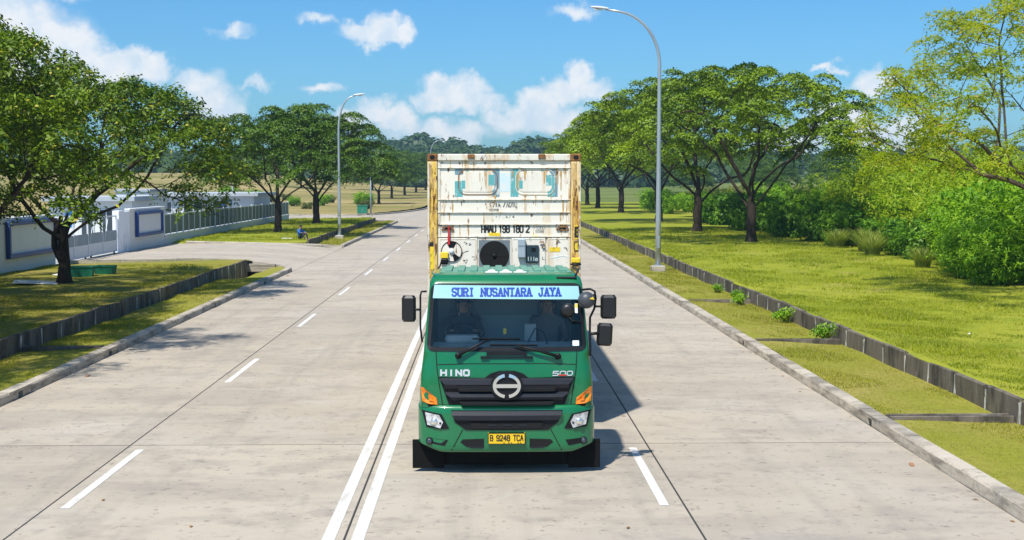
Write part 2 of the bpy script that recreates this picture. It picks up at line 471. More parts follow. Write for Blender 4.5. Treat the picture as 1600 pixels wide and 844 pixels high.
    def build(s, name, m, parent=None, loc=None):
        me = s.mesh(name)
        for q in (m if isinstance(m, (list, tuple)) else [m]):
            me.materials.append(MATS[q])
        return link(name, me, parent, loc)


def link(name, me, parent=None, loc=None):
    o = bpy.data.objects.new(name, me)
    COL.objects.link(o)
    if parent is not None:
        o.parent = parent
    if loc is not None:
        o.location = loc
    return o


def tag(o, label=None, cat=None, group=None, kind=None):
    for k, v in (('label', label), ('category', cat), ('group', group), ('kind', kind)):
        if v:
            o[k] = v
    return o


def thing(name, label, cat, loc=(0, 0, 0), rz=0, group=None):
    o = bpy.data.objects.new(name, None)
    COL.objects.link(o)
    o.empty_display_size = 0.2
    o.location = loc
    o.rotation_euler = (0, 0, rz)
    return tag(o, label, cat, group)


def copy_tree(o, parent=None):
    c = o.copy(); COL.objects.link(c)
    if parent is not None:
        c.parent = parent
    for ch in list(o.children):
        copy_tree(ch, c)
    return c


def piece(name, me, parent, loc=(0, 0, 0), rz=0, scale=None):
    """another piece sharing mesh data"""
    o = bpy.data.objects.new(name, me); COL.objects.link(o)
    o.parent = parent; o.location = loc; o.rotation_euler = (0, 0, rz)
    if scale:
        o.scale = scale
    return o


def struct(o):
    o['kind'] = 'structure'
    return o


def raw_mesh(name, V, F, m, var=None, smooth=False):
    """big mesh from numpy: V (n,3), F (k,4) or (k,3)"""
    me = bpy.data.meshes.new(name)
    k, q = F.shape
    me.vertices.add(len(V)); me.vertices.foreach_set('co', np.ascontiguousarray(V, dtype=np.float32).ravel())
    me.loops.add(k * q); me.loops.foreach_set('vertex_index', np.ascontiguousarray(F, dtype=np.int32).ravel())
    me.polygons.add(k)
    me.polygons.foreach_set('loop_start', np.arange(0, k * q, q, dtype=np.int32))
    me.polygons.foreach_set('loop_total', np.full(k, q, dtype=np.int32))
    if smooth:
        me.polygons.foreach_set('use_smooth', np.ones(k, dtype=bool))
    me.update(calc_edges=True)
    if var is not None:
        a = me.attributes.new('var', 'FLOAT', 'FACE')
        a.data.foreach_set('value', np.ascontiguousarray(var, dtype=np.float32))
    for q_ in (m if isinstance(m, (list, tuple)) else [m]):
        me.materials.append(MATS[q_])
    return me

# ================================================================== THE SETTING
X_L, X_J1, X_C, X_J2, X_R = -8.65, -5.40, -1.58, 2.48, 6.35        # road edges and lane joints
WALL_R, WALL_L = 8.75, -10.85                                      # drain walls
CW = -19.2                                                         # compound wall line


def sst(a, b, x):
    t = max(0.0, min(1.0, (x - a) / (b - a)))
    return t * t * (3 - 2 * t)


def und(x, y):
    return 0.025 * math.sin(0.7 * x + 0.31 * y) + 0.018 * math.sin(1.27 * y - 0.53 * x) + 0.012 * math.sin(2.3 * x + 1.9 * y)


def frange(a, b, st):
    n = max(1, int(round((b - a) / st)))
    return [a + (b - a) * i / n for i in range(n + 1)]


# base sheet to the horizon
struct(MB().grid([[(x, y, -0.8) for x in (-3000, 0, 3000)] for y in (-80, 900, 4500)][::1]).build('ground', 'ground_soil'))

# --- main road: bedding with separate concrete slabs
road = struct(MB().box(X_L - .02, X_R + .02, -6, 620, -0.35, -0.0045).build('road', 'joint_filler'))
J0, JP = 19.85, 10.6
xs = [X_L, X_J1, X_C, X_J2, X_R]
for li in range(4):
    x0, x1 = xs[li] + .011, xs[li + 1] - .011
    me = MB().bbox(x0, x1, 0.022, JP - .022, -0.017, 0, 0.006).mesh('slab'); me.materials.append(MATS['concrete_slab'])
    for k in range(-2, 13):
        piece('slab', me, road, (0, J0 + JP * k, rnd.uniform(-.0015, .0015)))
    yb = J0 + JP * 13
    MB().box(x0, x1, yb, 618, -0.017, 0.0).build('slab', 'concrete_slab', road)
# markings
me = MB().grid([[(0, 0, 0), (.115, 0, 0)], [(0, 3.55, 0), (.115, 3.55, 0)]], smooth=False).mesh('lane_dash'); me.materials.append(MATS['road_paint'])
for k in range(0, 19):
    y = 15.95 + 10.15 * k
    piece('lane_dash', me, road, (-5.22, y, .0045))
    if k < 12:
        piece('lane_dash', me, road, (2.17, y, .0045))
for x in (-1.83, -1.50):
    MB().grid([[(x, y, .0045), (x + .145, y, .0045)] for y in frange(-4, 330, 8)], smooth=False).build('centre_line', 'road_paint', road)

# --- kerbs, stone by stone
KW, KH, KL = .25, .19, 1.18


def kerb_mesh(notch):
    b = MB()
    if not notch:
        pr = [(0, 0), (.022, KH - .03), (.05, KH), (KW, KH), (KW, 0)]
        n = len(pr)
        v = [(x, .006, z - .02) for x, z in pr] + [(x, KL - .006, z - .02) for x, z in pr]
        f = [tuple(range(n)), tuple(range(2 * n - 1, n - 1, -1))] + [(i, n + i, n + (i + 1) % n, (i + 1) % n) for i in range(n)]
        b.add(v, f)
    else:
        b.box(0.012, KW, .006, .47, -.02, KH - .02)
        b.box(0.012, KW, .71, KL - .006, -.02, KH - .02)
        b.box(0.012, KW, .472, .708, .115, KH - .022)
        b.box(0.16, KW - .003, .472, .708, -.02, .113)
    m = b.mesh('kerb_stone'); m.materials.append(MATS['kerb_concrete'])
    return m


KM, KN = kerb_mesh(False), kerb_mesh(True)


def kerb(path, notches=(), name='kerb'):
    """stones along a polyline; the stone's x axis points away from the road (right of travel)"""
    cum = [0]
    for a, b in zip(path, path[1:]):
        cum.append(cum[-1] + math.hypot(b[0] - a[0], b[1] - a[1]))

    def at(s):
        s = max(0, min(cum[-1], s))
        for i in range(len(path) - 1):
            if s <= cum[i + 1] or i == len(path) - 2:
                t = (s - cum[i]) / max(1e-6, cum[i + 1] - cum[i])
                return [path[i][j] + (path[i + 1][j] - path[i][j]) * t for j in range(3)]
    n = int(cum[-1] / KL)
    base = None
    bb = MB()
    for i in range(n):
        p, q = at(i * KL), at((i + 1) * KL)
        dx, dy = q[0] - p[0], q[1] - p[1]
        a = math.atan2(-dx, dy)
        nx, ny = math.cos(a), math.sin(a)
        bb.add([(p[0] + nx * .03, p[1] + ny * .03, p[2] - .06), (p[0] + nx * .22, p[1] + ny * .22, p[2] - .06),
                (q[0] + nx * .22, q[1] + ny * .22, q[2] - .06), (q[0] + nx * .03, q[1] + ny * .03, q[2] - .06)], [(0, 1, 2, 3)])
    base = struct(bb.build(name, 'kerb_concrete'))
    for i in range(n):
        p, q = at(i * KL), at((i + 1) * KL)
        a = math.atan2(-(q[0] - p[0]), q[1] - p[1])
        ym = (p[1] + q[1]) / 2
        nt_ = any(abs(ym - yy) < KL / 2 for yy in notches) and abs(math.sin(a)) < .1
        o = piece('kerb_stone', KN if nt_ else KM, base, (p[0] + rnd.uniform(-.006, .006), p[1], p[2] + rnd.uniform(-.005, .005)), a + rnd.uniform(-.006, .006))
        o.rotation_euler.x = (q[2] - p[2]) / KL
        if i == 0:
            continue
    return base


def arc(cx, cy, r, a0, a1, n=7, z0=0, z1=0):
    return [(cx + r * math.cos(R(a0 + (a1 - a0) * i / n)), cy + r * math.sin(R(a0 + (a1 - a0) * i / n)), z0 + (z1 - z0) * i / n) for i in range(n + 1)]


# right kerb runs +y with its back to the right
kerb([(X_R, 3, 0), (X_R, 225, 0)], notches=(21.4, 31.9, 42.5, 53.1, 63.7, 74.3))


def dz(x):                                          # driveway climbs from the road to the gate
    return 0.30 * sst(8.7, 13.0, -x)


# left kerbs run so that the back of the stone is away from the road: travel -y
a1 = arc(-11.65, 58.8, 3.0, 90, 0, 7)
drv_near = [(x, 61.8 - 0.28 * (-11.65 - x), dz(x)) for x in frange(-18.9, -11.65, 1.2)]
kerb(drv_near[:-1] + [(p[0], p[1], dz(p[0])) for p in a1] + [(X_L, 3, 0)], notches=(24.5, 30.6, 42.6, 52.0))
kerb([(X_L, 131.5, 0), (X_L, 79.9, 0)], notches=(90, 101, 112))
kerb([(X_L, 79.62, 0)] + [(x, 79.62, dz(x)) for x in frange(-10.5, -18.9, 1.2)][::1])
# beyond the second street
far_edge = [(-40, 157.8, .0), (-15.5, 158, 0), (-13.2, 162, 0), (-11.2, 170, 0), (-9.7, 181, 0), (-8.9, 191, 0), (X_L, 198, 0), (X_L, 240, 0)]
kerb(far_edge[::-1])
kerb([(-19, 133.0, 0), (-12.4, 133.0, 0), (-10.6, 132.9, 0), (-9.3, 132.4, 0), (X_L, 131.5, 0)])

# --- driveway to the gate and second street
def y_near(x):
    if x > -11.65:
        return 58.8 + math.sqrt(max(0, 9 - (x + 11.65) ** 2))
    return 61.8 - 0.28 * (-11.65 - x)


P = []
for x in [-8.655, -8.70, -8.85, -9.1, -9.5, -10.0, -10.6, -11.3, -12, -13, -14.5, -16.5, -19.0, -24]:
    P.append([(x, y_near(x) + (79.64 - y_near(x)) * t, dz(x) + .002) for t in (0, .1, .25, .5, .75, .9, 1)])
struct(MB().grid(P).build('driveway', 'concrete_slab'))
P = []
for x in [-8.66, -8.85, -9.3, -10, -11, -12.2, -13.6, -15.2, -20, -30, -60]:
    y1 = 158 if x < -15.2 else 198 - 40 * math.sqrt(max(0, (-8.66 - x) / 6.55))
    P.append([(x, 131.6 + 1.4 * sst(8.65, 11, -x) + (y1 - 131.6 - 1.4 * sst(8.65, 11, -x)) * t, -.004) for t in (0, .2, .4, .6, .8, 1)])
struct(MB().grid(P).build('side_street', 'concrete_slab'))


# --- verges (kerb to drain wall) and lawns
def z_verge_r(x, y):
    return 0.155 - 0.09 * sst(6.6, 8.75, x) + und(x, y) * .6


def z_verge_l(x, y):
    z = 0.155 - 0.11 * sst(8.9, 10.9, -x) + und(x, y) * .6
    if 52 < y < 62:
        z -= 0.62 * sst(9.75, 10.35, -x) * sst(53.5, 57.5, y)          # verge falls into the culvert mouth
    return z


def z_lawn_r(x, y):
    return 0.475 + und(x, y) + 0.05 * sst(11, 16, x)


def z_lawn_l(x, y):
    return 0.435 + und(x, y) * .8 - 0.06 * sst(12, 17, -x)


struct(MB().grid([[(x, y, z_verge_r(x, y)) for x in (6.59, 7.0, 7.4, 7.8, 8.2, 8.5, 8.72)] for y in frange(3, 228, .7)]).build('verge', 'verge_soil'))
P = []
for x in (-8.89, -9.2, -9.5, -9.8, -10.1, -10.4, -10.6, -10.82):
    ye = y_near(x) - .26
    P.append([(x, 3 + (ye - 3) * t, z_verge_l(x, 3 + (ye - 3) * t)) for t in frange(0, 1, .011)])
struct(MB().grid(P).build('verge', 'verge_soil'))
struct(MB().grid([[(x, y, z_verge_l(x, y)) for x in (-8.89, -9.3, -9.7, -10.1, -10.5, -10.82)] for y in frange(79.88, 132, .8)]).build('verge', 'verge_soil'))
struct(MB().grid([[(x, y, z_lawn_r(x, y) - (.035 if x < 8.8 else 0)) for x in [8.72, 8.82, 9.2] + frange(9.8, 24, .8) + [27, 32, 40, 60, 110]] for y in frange(2, 230, .9)]).build('lawn', 'lawn_soil'))
P = []
for x in [-10.9, -11.25] + frange(-11.65, CW, .8):
    ye = y_near(x) - .26
    P.append([(x, 3 + (ye - 3) * t, z_lawn_l(x, 3 + (ye - 3) * t) - .04 * sst(.96, 1, t)) for t in frange(0, 1, .013)])
struct(MB().grid(P).build('lawn', 'lawn_dry'))
struct(MB().grid([[(x, y, z_lawn_l(x, y) - .1 * sst(82, 79.8, y)) for x in [-10.9, -11.25] + frange(-11.65, CW, .8)] for y in frange(79.88, 132.8, .8)]).build('lawn', 'lawn_soil'))
struct(MB().grid([[(x, y, .33) for x in (CW - .05, -30, -75)] for y in (20, 60, 100, 132.7)]).build('yard', 'yard_paving'))


# --- rising fields and wooded hills
def z_field_l(x, y):
    d = max(0.0, min(y, 460) - 160)
    return 0.16 + d * (0.008 + 0.017 * sst(14, 85, -x)) + 0.25 * math.sin(x * .05) * sst(170, 260, y) + 0.02 * math.sin(x + y)


def z_field_r(x, y):
    return 0.45 + max(0.0, min(y, 460) - 228) * (0.008 + 0.03 * sst(40, 160, x))


rows = []
for y in frange(158.3, 240, 2.5) + frange(246, 560, 9):
    xe = -8.92 if y > 198 else -8.92 - 6.55 * ((198 - y) / 40) ** 2
    rows.append([(xe - s, y, z_field_l(xe - s, y)) for s in [0, .4, 1.5, 4, 8, 13, 19, 26, 34, 44, 56, 70, 90, 120, 170, 250, 420]])
struct(MB().grid(rows).build('field', 'field_grass'))
struct(MB().grid([[(x, y, z_field_r(x, y)) for x in [6.62, 8, 12, 18, 26, 36, 50, 70, 100, 150, 220, 400]] for y in frange(228.2, 560, 9)]).build('field', 'scrub_ground'))
RIDGE = [(-900, 14), (-420, 9), (-259, 7.5), (-139, 7), (-95, 11), (-67, 15), (-40, 17.5), (-20, 17.2), (-6, 14), (4, 10.5), (15, 14), (32, 17),
         (83, 18), (152, 9.4), (196, 8.3), (237, 12), (289, 14), (420, 16), (900, 20)]


def ridge(x):
    for (a, za), (b, zb) in zip(RIDGE, RIDGE[1:]):
        if a <= x <= b:
            return za + (zb - za) * sst(a, b, x)
    return 16


def z_hill(x, y):
    k = 700.0 / max(y, 300)
    h = ridge(x * k) * sst(400, 700, y)
    return h + 1.5 * math.sin(x * .037 + y * .011) * sst(430, 560, y) + z_field_l(x, 460) * 0.25 * sst(0, 100, -x)


struct(MB().grid([[(x, y, z_hill(x, y) - 1.0) for x in frange(-900, 900, 18)] for y in frange(440, 1100, 22)]).build('hills', 'hill_soil'))


# --- drain walls: precast panels with pale mortar in the joints
def drain_wall(label, x, y0, y1, side, skip=None, pl=1.46):
    w = thing('drain_wall', label, 'retaining wall', (x, y0, 0))
    pm = []
    for v in range(3):
        t = .02 * v
        b = MB()
        prof = [(-.05, -.35), (-.05, .47), (-.035, .49), (.035, .49), (.05, .475), (.05, -.35)]
        n = len(prof)
        vv = [(px * (1 + .1 * rnd.random()), .018, pz + rnd.uniform(-.008, .008)) for px, pz in prof] + [(px, pl - .018, pz + rnd.uniform(-.01, .01)) for px, pz in prof]
        b.add(vv, [tuple(range(n)), tuple(range(2 * n - 1, n - 1, -1))] + [(i, n + i, n + (i + 1) % n, (i + 1) % n) for i in range(n)])
        m = b.mesh('panel'); m.materials.append(MATS['drain_panel']); pm.append(m)
    jm = []
    for v in range(3):
        b = MB()
        zz = frange(-.2, .465 - .02 * v, .11)
        for sg in (-1, 1):
            pts = [[(sg * (.054 + rnd.uniform(0, .006)), -.032 - rnd.uniform(0, .03), z), (sg * .058, 0.0, z), (sg * (.054 + rnd.uniform(0, .006)), .032 + rnd.uniform(0, .03), z)] for z in zz]
            if sg > 0:
                pts = [r[::-1] for r in pts]
            b.grid(pts, smooth=False)
        b.box(-.05, .05, -.016, .016, -.2, .47 - .02 * v)
        m = b.mesh('mortar_joint'); m.materials.append(MATS['mortar']); jm.append(m)
    n = int((y1 - y0) / pl)
    for i in range(n):
        if skip is not None and i == skip:
            # the broken panel: leaning, its corner snapped off
            b = MB()
            pr = [(.02, -.3), (pl - .28, -.3), (pl - .30, .30), (pl - .42, .45), (.02, .47)]
            vv = [(-.05, py, pz) for py, pz in pr] + [(.05, py, pz) for py, pz in pr]
            m_ = len(pr)
            b.add(vv, [tuple(range(m_ - 1, -1, -1)), tuple(range(m_, 2 * m_))] + [(k, (k + 1) % m_, m_ + (k + 1) % m_, m_ + k) for k in range(m_)])
            o = b.build('panel', 'drain_panel', w, (0, i * pl, 0)); o['label'] = 'broken panel with snapped corner and a gap beside it'
            continue
        o = piece('panel', pm[rnd.randrange(3)], w, (rnd.uniform(-.012, .012), i * pl, rnd.uniform(-.022, .015)), rnd.uniform(-.008, .008))
        o.rotation_euler.y = rnd.uniform(-.05, .05); o.rotation_euler.x = rnd.uniform(-.008, .008)
        if i > 0 and not (skip is not None and i == skip + 1):
            piece('mortar_joint', jm[rnd.randrange(3)], w, (0, i * pl, rnd.uniform(-.04, 0)))
    return w


drain_wall('long stained concrete panel drain wall beside the right lawn', WALL_R, 6.3, 222, 1)
drain_wall('stained concrete panel drain wall with a broken gap on the near left lawn', WALL_L, 5.7, 60.2, -1, skip=22)
drain_wall('short concrete panel drain wall beyond the driveway behind the left lamp post', WALL_L, 80.6, 130.5, -1)
drain_wall('distant concrete panel drain wall at the far left field edge', WALL_L - .1, 196, 240, -1)

hw = thing('culvert_headwall', 'concrete culvert headwall over dark drain mouth beside the driveway', 'culvert', (-10.6, 60.3, 0))
MB().bbox(-.6, .95, .12, .40, -.12, .24, .02).build('beam', 'kerb_concrete', hw)
MB().box(-.6, -.35, .14, .38, -.75, -.123).build('pier', 'drain_panel', hw)
MB().box(.62, .93, .14, .38, -.75, -.123).build('pier', 'drain_panel', hw)
MB().box(-.36, .64, .9, 1.0, -.8, -.1).build('back_wall', 'joint_filler', hw)  # near-black sheet paints the shade inside the culvert mouth

# cross drains in the verges: two concrete lips with a dark slot
for i, (x0, x1, y, lab) in enumerate(((6.62, 8.66, 21.1, 'nearest narrow cross drain in the right verge'), (6.62, 8.66, 31.55, 'second narrow cross drain in the right verge'),
                                      (6.62, 8.66, 42.3, 'third narrow cross drain in the right verge, beside weeds'), (-10.75, -8.92, 30.5, 'narrow cross drain in the left verge'))):
    t = thing('cross_drain', lab, 'drain', (x0, y, .06), 0, 'cross drains in the verges')
    w = x1 - x0
    MB().box(0, w, -.02, .13, -.1, .085).build('channel', 'joint_filler', t)
    MB().bbox(0, w, -.085, -.022, -.1, .125, .008).build('lip', 'drain_panel', t)
    MB().bbox(0, w, .132, .19, -.1, .125, .008).build('lip', 'drain_panel', t)

# ================================================================== VEGETATION
def leaves(C, N, L, W, rng, fold=0.18, droop=0.15):
    """quads: centres C (n,3), rough normals N (n,3), length/width arrays"""
    n = len(C)
    N = N / np.linalg.norm(N, axis=1, keepdims=True)
    t = rng.normal(size=(n, 3))
    t -= N * (t * N).sum(1, keepdims=True)
    t /= np.linalg.norm(t, axis=1, keepdims=True)
    b = np.cross(N, t)
    L = np.broadcast_to(L, (n,))[:, None]; W = np.broadcast_to(W, (n,))[:, None]
    V = np.empty((n, 4, 3))
    V[:, 0] = C - t * L * .5
    V[:, 1] = C + b * W * .5 + N * W * fold + t * L * .06
    V[:, 2] = C + t * L * .5 - N * L * droop
    V[:, 3] = C - b * W * .5 + N * W * fold + t * L * .06
    F = np.arange(n * 4).reshape(n, 4)
    return V.reshape(-1, 3), F


def umbrella_points(rng, n, Rr, z0, z1, thick, lobes=7, off=(0, 0), flat=.55):
    """attractors filling an umbrella crown (dome, hollow below), lumpy at the rim"""
    ph = rng.uniform(0, 6.28, 3)
    out = []
    seed = rng.uniform(0, 100)
    while len(out) < n:
        a = rng.uniform(0, 2 * math.pi); u = math.sqrt(rng.uniform(0, 1))
        rim = Rr * (1 + .13 * math.sin(3 * a + ph[0]) + .10 * math.sin(5 * a + ph[1]) + .06 * math.sin(9 * a + ph[2]))
        r = u * rim
        top = z0 + (z1 - z0) * (max(0, 1 - u ** 2.2)) ** flat
        d = abs(rng.normal(0, 1)) * thick * (1 - .45 * u)
        x, y, z = r * math.cos(a), r * math.sin(a), top - d
        if z < z0 - .5 - .5 * rng.random():
            continue
        if mnoise.noise(Vector((x * .42 + seed, y * .42, z * .6))) < -0.2:
            continue
        out.append((x + off[0], y + off[1], z))
    return np.array(out)


def colonize(rng, seeds, A, step=.42, kill=.75, infl=30.0, iters=90):
    nodes = [np.array(p, float) for p, _ in seeds]; par = [q for _, q in seeds]
    P = np.array(nodes)
    D = np.linalg.norm(A[:, None] - P[None], axis=2)
    ni = D.argmin(1); nd = D.min(1)
    alive = np.ones(len(A), bool)
    kids = {}
    for it in range(iters):
        alive &= nd > kill
        m = alive & (nd < infl)
        if not m.any():
            break
        P = np.array(nodes)
        v = A[m] - P[ni[m]]; v /= np.linalg.norm(v, axis=1, keepdims=True)
        S = np.zeros_like(P); np.add.at(S, ni[m], v)
        new = []
        for i in np.unique(ni[m]):
            d = S[i]; l = np.linalg.norm(d)
            if l < .05:
                d = rng.normal(size=3); l = np.linalg.norm(d)
            d = d / l + rng.normal(size=3) * .16
            if par[i] >= 0:
                pd = nodes[i] - nodes[par[i]]; pl = np.linalg.norm(pd)
                if pl > 1e-6:
                    d = d + .45 * pd / pl
            d /= np.linalg.norm(d)
            p = nodes[i] + d * step
            if any(np.linalg.norm(nodes[c] - p) < .4 * step for c in kids.get(i, ())):
                continue
            nodes.append(p); par.append(i); kids.setdefault(i, []).append(len(nodes) - 1); new.append(len(nodes) - 1)
        if not new:
            break
        Q = np.array([nodes[i] for i in new])
        D = np.linalg.norm(A[:, None] - Q[None], axis=2)
        j = D.argmin(1); dm = D.min(1)
        b = dm < nd
        nd[b] = dm[b]; ni[b] = np.array(new)[j[b]]
    return np.array(nodes), par


def branch_mesh(P, par, r_trunk, tip=.011, ex=2.3, flare=None, minr=0.0):
    n = len(P)
    kids = [[] for _ in range(n)]
    for i, p in enumerate(par):
        if p >= 0:
            kids[p].append(i)
    order = sorted(range(n), key=lambda i: i)
    rad = np.zeros(n); size = np.ones(n)
    for i in reversed(order):
        if not kids[i]:
            rad[i] = tip
        else:
            rad[i] = sum(rad[k] ** ex for k in kids[i]) ** (1 / ex)
            size[i] = 1 + sum(size[k] for k in kids[i])
    raw = rad.copy()
    g = math.log(r_trunk / tip) / math.log(max(rad[0] / tip, 1.01))
    rad = tip * (rad / tip) ** g
    b = MB()
    for i in range(n):
        if not kids[i]:
            continue
        main = max(kids[i], key=lambda k: rad[k])
        for k in kids[i]:
            ra = rad[i] if k == main else min(rad[i], rad[k] * 1.25)
            if rad[k] < minr:
                continue
            ns = 10 if rad[k] > .1 else (6 if rad[k] > .03 else 3)
            p, q = P[i], P[k]
            e = q + (q - p) * .06
            b.tube([p, e], [ra, rad[k]], ns, cap=False)
    if flare:
        z0, rr = flare
        b.tube([P[0] + np.array([0, 0, -.25]), P[0] + np.array([0, 0, .0]), P[0] + np.array([0, 0, .25]), P[0] + np.array([0, 0, .6])], [rr * 1.75, rr * 1.55, rr * 1.2, rr * 1.0], 10, cap=False)
    return b, rad, kids, size


def limb(p0, d, n, step, bend=(0, 0, 0), rng=None):
    out = []; p = np.array(p0, float); d = np.array(d, float); d /= np.linalg.norm(d)
    for i in range(n):
        p = p + d * step
        out.append(p.copy())
        d = d + np.array(bend) + (rng.normal(size=3) * .10 if rng is not None else 0)
        d /= np.linalg.norm(d)
    return out


def make_tree_meshes(seed, H, Rr, fork, r_trunk, leafm, barkm='bark', n_attr=850, n_leaf=38, leaf=(.24, .10), thick=1.25, z0=None, n_limb=5,
                     off=(0, 0), lean=(0, 0), spread=.42, extra=None, kill=.75, flat=.55, limb_up=1.15, minr=0.0, vsp=.14, pad_gap=.75):
    rng = np.random.default_rng(seed)
    z0 = z0 if z0 is not None else H * .45
    A = umbrella_points(rng, n_attr, Rr, z0, H, thick, off=off, flat=flat)
    if extra is not None:
        A = np.vstack([A, extra(rng)])
    seeds = []
    nt_ = max(3, int(fork / .45))
    for i in range(nt_ + 1):
        t = i / nt_
        seeds.append(((lean[0] * t * t + rng.normal() * .02, lean[1] * t * t + rng.normal() * .02, fork * t), i - 1))
    top = len(seeds) - 1
    a0 = rng.uniform(0, 6.28)
    for k in range(n_limb):
        a = a0 + k * 2 * math.pi / n_limb + rng.uniform(-.35, .35)
        up = limb_up * rng.uniform(.75, 1.3)
        st = top - (k % 3)
        pts = limb(seeds[st][0], (math.cos(a), math.sin(a), up), int(Rr * .55 / .45), .45, (0, 0, -.03), rng)
        pr = st
        for p in pts:
            seeds.append((tuple(p), pr)); pr = len(seeds) - 1
    P, par = colonize(rng, seeds, A, kill=kill)
    b, rad, kids, size = branch_mesh(P, par, r_trunk, flare=(0, r_trunk), minr=minr)
    tm = b.mesh('trunk'); tm.materials.append(MATS[barkm])
    # foliage pads round the twigs
    tw = np.where(size <= 4)[0]
    tw = tw[P[tw][:, 2] > fork * .75]
    # dense flat-topped pads, spaced apart so that the crown reads as lit clumps with dark gaps
    order = rng.permutation(len(tw)); keep = []
    cell = {}
    for i in order:
        p = P[tw[i]]; k = tuple((p / pad_gap).astype(int))
        near = [q for dx in (-1, 0, 1) for dy in (-1, 0, 1) for dz_ in (-1, 0, 1) for q in cell.get((k[0] + dx, k[1] + dy, k[2] + dz_), ())]
        if any(((q[0] - p[0]) ** 2 + (q[1] - p[1]) ** 2 + 2.2 * (q[2] - p[2]) ** 2) < pad_gap ** 2 for q in near):
            continue
        cell.setdefault(k, []).append(p); keep.append(p)
    K = np.array(keep)
    pr = spread * rng.uniform(.65, 1.35, len(K))
    cnt_ = (n_leaf * (pr / spread) ** 2).astype(int)
    C0 = np.repeat(K, cnt_, axis=0); PR = np.repeat(pr, cnt_); tl = np.repeat(rng.normal(size=(len(K), 2)) * .22, cnt_, axis=0)
    m = len(C0)
    aa = rng.uniform(0, 6.283, m); ru = np.sqrt(rng.uniform(0, 1, m)) * (1 + .25 * np.sin(aa * 5 + C0[:, 0] * 9) + .12 * rng.normal(size=m))
    ox, oy = PR * ru * np.cos(aa), PR * ru * np.sin(aa)
    oz = PR * .42 * (1 - ru ** 2) - .05 + rng.normal(size=m) * vsp * .6 + ox * tl[:, 0] + oy * tl[:, 1]
    C = C0 + np.stack([ox, oy, oz], 1)
    N = np.stack([ox / PR * .75 + rng.normal(size=m) * .38, oy / PR * .75 + rng.normal(size=m) * .38, .8 + rng.normal(size=m) * .25], 1)
    L = leaf[0] * rng.uniform(.65, 1.35, m); W = leaf[1] * rng.uniform(.7, 1.3, m)
    V, F = leaves(C, N, L, W, rng)
    cm = raw_mesh('crown', V, F, leafm, rng.uniform(0, 1, m))
    return tm, cm


def plant_tree(meshes, label, loc, rz=0, s=1.0, name='rain_tree', group=None, sz=None, leaf_override=None):
    t = thing(name, label, 'tree', loc, rz, group)
    t.scale = (s, s, sz or s)
    for nm, me in zip(('trunk', 'crown'), meshes):
        o = link(nm, me, t)
        if leaf_override and nm == 'crown':
            o.material_slots[0].link = 'OBJECT'
            o.material_slots[0].material = MATS[leaf_override]
    return t


TA = make_tree_meshes(11, 10.4, 7.2, 2.7, .27, 'leaf_rain', n_attr=900, n_leaf=360, leaf=(.205, .092), spread=.95, n_limb=6, z0=5.0, thick=1.45, kill=.85, vsp=.11, pad_gap=1.02, flat=.5)
TB = make_tree_meshes(23, 11.2, 7.4, 3.0, .30, 'leaf_rain', n_attr=900, n_leaf=360, leaf=(.205, .092), spread=.95, n_limb=5, z0=5.2, thick=1.4, kill=.85, vsp=.11, pad_gap=1.05, flat=.45, off=(-.5, .3))
TD = make_tree_meshes(29, 10.9, 6.8, 3.2, .28, 'leaf_rain', n_attr=850, n_leaf=360, leaf=(.205, .092), spread=.95, n_limb=6, z0=4.9, thick=1.5, kill=.85, vsp=.11, pad_gap=1.05, flat=.6, off=(.6, -.4), lean=(.3, 0))
TC = make_tree_meshes(37, 9.2, 5.6, 2.5, .25, 'leaf_dark', n_attr=800, n_leaf=340, leaf=(.205, .092), spread=.92, n_limb=5, z0=3.7, thick=1.6, kill=.8, vsp=.11, pad_gap=.95)
zr = .5
plant_tree(TA, 'spreading umbrella tree on right lawn nearest the bushes, tallest full crown', (15.6, 76.2, zr), R(20))
plant_tree(TB, 'umbrella tree with forked trunk just right of the tall lamp post', (15.0, 91.8, zr), R(0), .98)
plant_tree(TD, 'umbrella tree whose trunk stands behind the tall lamp post', (15.4, 115.2, zr), R(140), 1.06)
plant_tree(TB, 'far right-hand umbrella tree seen left of the lamp post', (15.7, 150, zr), R(100), 1.02)
plant_tree(TD, 'distant right-hand umbrella tree second from the container edge', (15.4, 177.3, zr), R(250), 1.05)
plant_tree(TB, 'farthest right-hand umbrella tree next to the container edge', (16.0, 204, zr), R(200), 1.0)
plant_tree(TC, 'dark umbrella tree with split trunk on lawn beside the grey fence', (-14.9, 94.9, .38), R(35), .98)
plant_tree(TC, 'dark umbrella tree right behind the left lamp post', (-14.6, 113.9, .38), R(160), 1.12)
